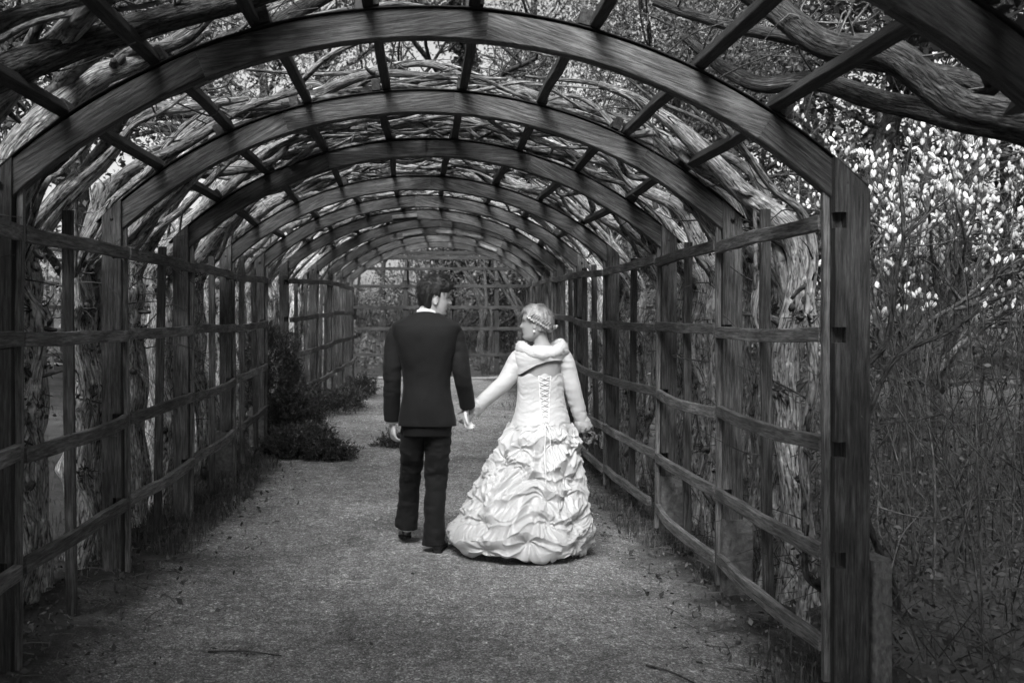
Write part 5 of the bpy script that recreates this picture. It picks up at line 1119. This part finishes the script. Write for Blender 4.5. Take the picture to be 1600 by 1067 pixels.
low = zz < .06; Rg[..., 2] = np.maximum(Rg[..., 2] + np.where(low, .055 * np.clip(np.sin(th_ * 6 + 1.0 + np.sin(th_ * 2.3)) * .55 + .35 * np.sin(th_ * 11 + 2) + rid * .35, -.3, 1) * sstep(0, .06, .06 - zz), 0), BZ + .004)
sk = MB().add(*loft(Rg[::-1], False)).build('skirt', MAT['taffeta'], bride)
# lining so that the underside of the hem is closed
lin = ringloft([(BZ + .012, SK[-1][1], BY - .06, .30, .27, 2.1), (BZ + .3, SK[-2][1] + .02, BY - .05, .28, .25, 2.1), (BZ + .8, .83, BY, .2, .16, 2)], 10, 48); MB().add(*loft(lin)).build('underskirt', MAT['bodice'], bride)
# corset lacing down the back
lc = MB(); zs = np.linspace(bp(848, 586)[2], bp(848, 658)[2], 10)
def on_back(x, z, lift=.004):
    K = np.array(sorted(DK)); a = np.interp(z, K[:, 0], K[:, 3]); b = np.interp(z, K[:, 0], K[:, 4]); cx = np.interp(z, K[:, 0], K[:, 1]); q = max(0, 1 - abs((x - cx) / a) ** 2.3); return np.array([x, BY - b * q ** (1 / 2.3) - lift, z])
for s in (-1, 1):
    P = np.array([on_back(xc + s * (.042 - .020 * t), zs[0] + (zs[-1] - zs[0]) * t, .003) for t in np.linspace(0, 1, 24)]); lc.add(*tube(P, .0035, 6)[:3])
for k in range(9):
    w0 = .040 - .0021 * k; w1 = .040 - .0021 * (k + 1)
    for s in (-1, 1): lc.add(*tube(np.array([on_back(xc - s * w0, zs[k], .005), on_back(xc, (zs[k] + zs[k + 1]) / 2, .008 + .002 * s), on_back(xc + s * w1, zs[k + 1], .005)]), .0026, 5)[:3])
for s, L in ((-1, .38), (1, .29)):
    p = on_back(xc, zs[-1], .012); P = [p] + [np.array([p[0] + s * (.012 + .02 * t) + .004 * math.sin(t * 9), BY - np.interp(p[2] - L * t, [BZ + .2, BZ + .4, BZ + .56, BZ + .72, BZ + .88], [.50, .455, .385, .295, .20]), p[2] - L * t]) for t in np.linspace(.1, 1, 12)]; lc.add(*tube(spline(P, 30), .0028, 5)[:3])
for k in range(3): a = np.linspace(0, 2 * PI, 14); P = np.stack([xc + .011 * np.cos(a), 0 * a, zs[-1] - .004 - .022 * k + .011 * np.sin(a)], -1); P[:, 1] = [on_back(p[0], p[2], .009)[1] for p in P]; lc.add(*tube(P, .0026, 5)[:3])
lc.build('lacing', MAT['lace_cord'], bod_o)
# bolero: short satin jacket with an arched lower edge, sleeves, fur collar and cuffs
BK = []
for py, l, r, b in [(592, 807.5, 880.5, .124), (580, 806, 881, .126), (570, 803.5, 884, .126), (560, 802, 887, .122), (552, 803.5, 888, .112), (546, 809, 884, .100), (540, 816, 878, .090)]:
    cx, a = bw(l, r); BK.append((H_EYE + (VPY - py) * BY / F_PX, cx, BY, a, b, 2.4))
Rg = ringloft(BK, 50, 120); u_ = np.linspace(0, 1, 50)[:, None]; xx = Rg[..., 0]; px = xx * F_PX / BY + VPX
edge = np.interp(px, [800, 812, 822, 835, 850, 862, 874, 882, 890], [586, 584, 577, 569, 564, 562, 562.5, 569, 584]); zedge = H_EYE + (VPY - edge) * BY / F_PX; zt = BK[-1][0]; z0 = BK[0][0]
front = Rg[..., 1] > BY + .02; zedge = np.where(front, z0 + .02, zedge); f = (Rg[..., 2] - z0) / (zt - z0); Rg[..., 2] = zedge + (zt - zedge) * f
fo = fbm(np.stack([xx.ravel() * 9 + Rg[..., 2].ravel() * 6, Rg[..., 2].ravel() * 22, 0 * xx.ravel()], -1), 3, 7).reshape(xx.shape); c = Rg.mean(1, keepdims=True); n_ = Rg - c; n_[..., 2] = 0; n_ /= np.linalg.norm(n_, axis=-1, keepdims=True) + 1e-9
# each ring was lifted to the arched edge: push it out to the shape of the torso at its new height
Rg = Rg + n_ * (.004 + .005 * (1 - 2 * np.abs(fo)))[..., None]; inner = Rg - n_ * .006
bo = MB().add(*loft(Rg, False)); bo.add(*loft(np.concatenate([Rg[:1], inner[:8]]), False)); bol = bo.build('bolero', MAT['bolero'], bride)
def sleeve(ctrl, seed):
    MB().add(*limb_tube(ctrl, 90, 40, 1, .0075, seed, 11)[:3]).build('sleeve', MAT['bolero'], bol)
sleeve([(*bp(818, 556), .060), (*bp(811, 562), .068), (*bp(802, 578), .062), (*bp(789, 597, -.01), .058), (*bp(772, 612, .0), .053), (*bp(756, 626, .01), .048), (*bp(744, 637, .02), .042)], 71)
sleeve([(*bp(874, 556), .060), (*bp(880, 562), .066), (*bp(887, 580), .060), (*bp(894, 604, .0), .056), (*bp(901, 630, .02), .050), (*bp(907, 650, .04), .045), (*bp(911, 662, .05), .041)], 73)
def furry(P, r, name, parent, n_h, closed=False, seed=0):
    P = np.asarray(P); V, Q, T, A = tube(P, r, 20); nn = len(P) * 20; ax = np.repeat(P, 20, 0); D = V[:nn] - ax; ln = np.linalg.norm(D, axis=1)[:, None] + 1e-9
    V[:nn] += D / ln * (.009 * fbm(V[:nn] * 38, 2, seed))[:, None]; o = MB().add(V, Q, T).build(name, MAT['fur'], parent)
    i = rng.integers(nn - 20, size=n_h); f_ = rng.random((n_h, 1)); g_ = rng.random((n_h, 1)); i2 = np.where(i % 20 == 19, i - 19, i + 1); p = (V[i] * (1 - f_) + V[i + 20] * f_) * (1 - g_) + (V[i2] * (1 - f_) + V[np.minimum(i2 + 20, nn - 1)] * f_) * g_; d = .55 * D[i] / ln[i] + rng.normal(size=(n_h, 3)) * .5 + np.array([0, 0, -.5]); d /= np.linalg.norm(d, axis=1)[:, None]; L = rng.uniform(.006, .015, n_h)[:, None]
    e = np.cross(d, rng.normal(size=(n_h, 3))); e /= np.linalg.norm(e, axis=1)[:, None] + 1e-9; w = .0011
    VV = np.stack([p - e * w, p + e * w, p + d * L], 1).reshape(-1, 3); h = MB().add(VV, None, np.arange(3 * n_h).reshape(-1, 3)).build('fur_hairs', MAT['fur'], o); tag(h, kind='stuff')
cp = []
for a in np.linspace(0, 2 * PI, 48):
    cx = bp(846, 0)[0]; x = cx + .142 * math.cos(a) * (1.0); y = BY - .005 + .105 * math.sin(a); z = bp(0, 549)[2] + .030 * abs(math.cos(a)) ** 2 + .02 * math.sin(a) + (.010 if math.cos(a) > 0 else 0) * abs(math.cos(a)); cp.append((x, y, z))
furry(cp, .040 + .007 * noise(np.stack([np.cos(np.linspace(0, 2 * PI, 48)) * 3, np.sin(np.linspace(0, 2 * PI, 48)) * 3, np.zeros(48)], -1), 6), 'fur_collar', bol, 9000, seed=1)
furry(spline([bp(751, 629, .013), bp(744, 636, .018), bp(737, 643, .022)], 12), [.044, .050, .053, .054, .054, .054, .054, .054, .053, .052, .048, .040], 'fur_cuff', bol, 3000, seed=2)
furry(spline([bp(908, 653, .04), bp(911, 663, .05), bp(914, 672, .055)], 12), [.042, .047, .05, .05, .05, .05, .05, .05, .049, .048, .044, .036], 'fur_cuff', bol, 3000, seed=3)
# bouquet in her far hand
bc = bp(922, 682, .06); bq = empty('bouquet', tuple(bc), 'small dark posy of roses and leaves held in the gloved-in-fur hand', 'bouquet'); bq['label'] = 'small dark posy of roses hanging from the hand with fur cuff'
for k in range(9):
    d = rng.normal(size=3); d /= np.linalg.norm(d); c = bc + np.array([.01, .0, -.01]) + d * np.array([.042, .04, .04]); m = MB()
    for j in range(3):
        V = FV * (.020 - .004 * j) @ np.array(Euler((rng.normal() * .3, rng.normal() * .3, j)).to_matrix()).T + c; m.add(V, FQ)
    m.build('rose', MAT['petal_dark'], bq)
MB().add(*leaves(bc + rng.normal(size=(70, 3)) * .035, .045, rng, .6)).build('leaf_spray', MAT['leaf_mid'], bq, smooth=False)['kind'] = 'stuff'
MB().add(*tube(np.array([bc, bc + np.array([-.03, -.01, .05]), bc + np.array([-.05, -.01, .09])]), .009, 8)).build('stems', MAT['twig'], bq)
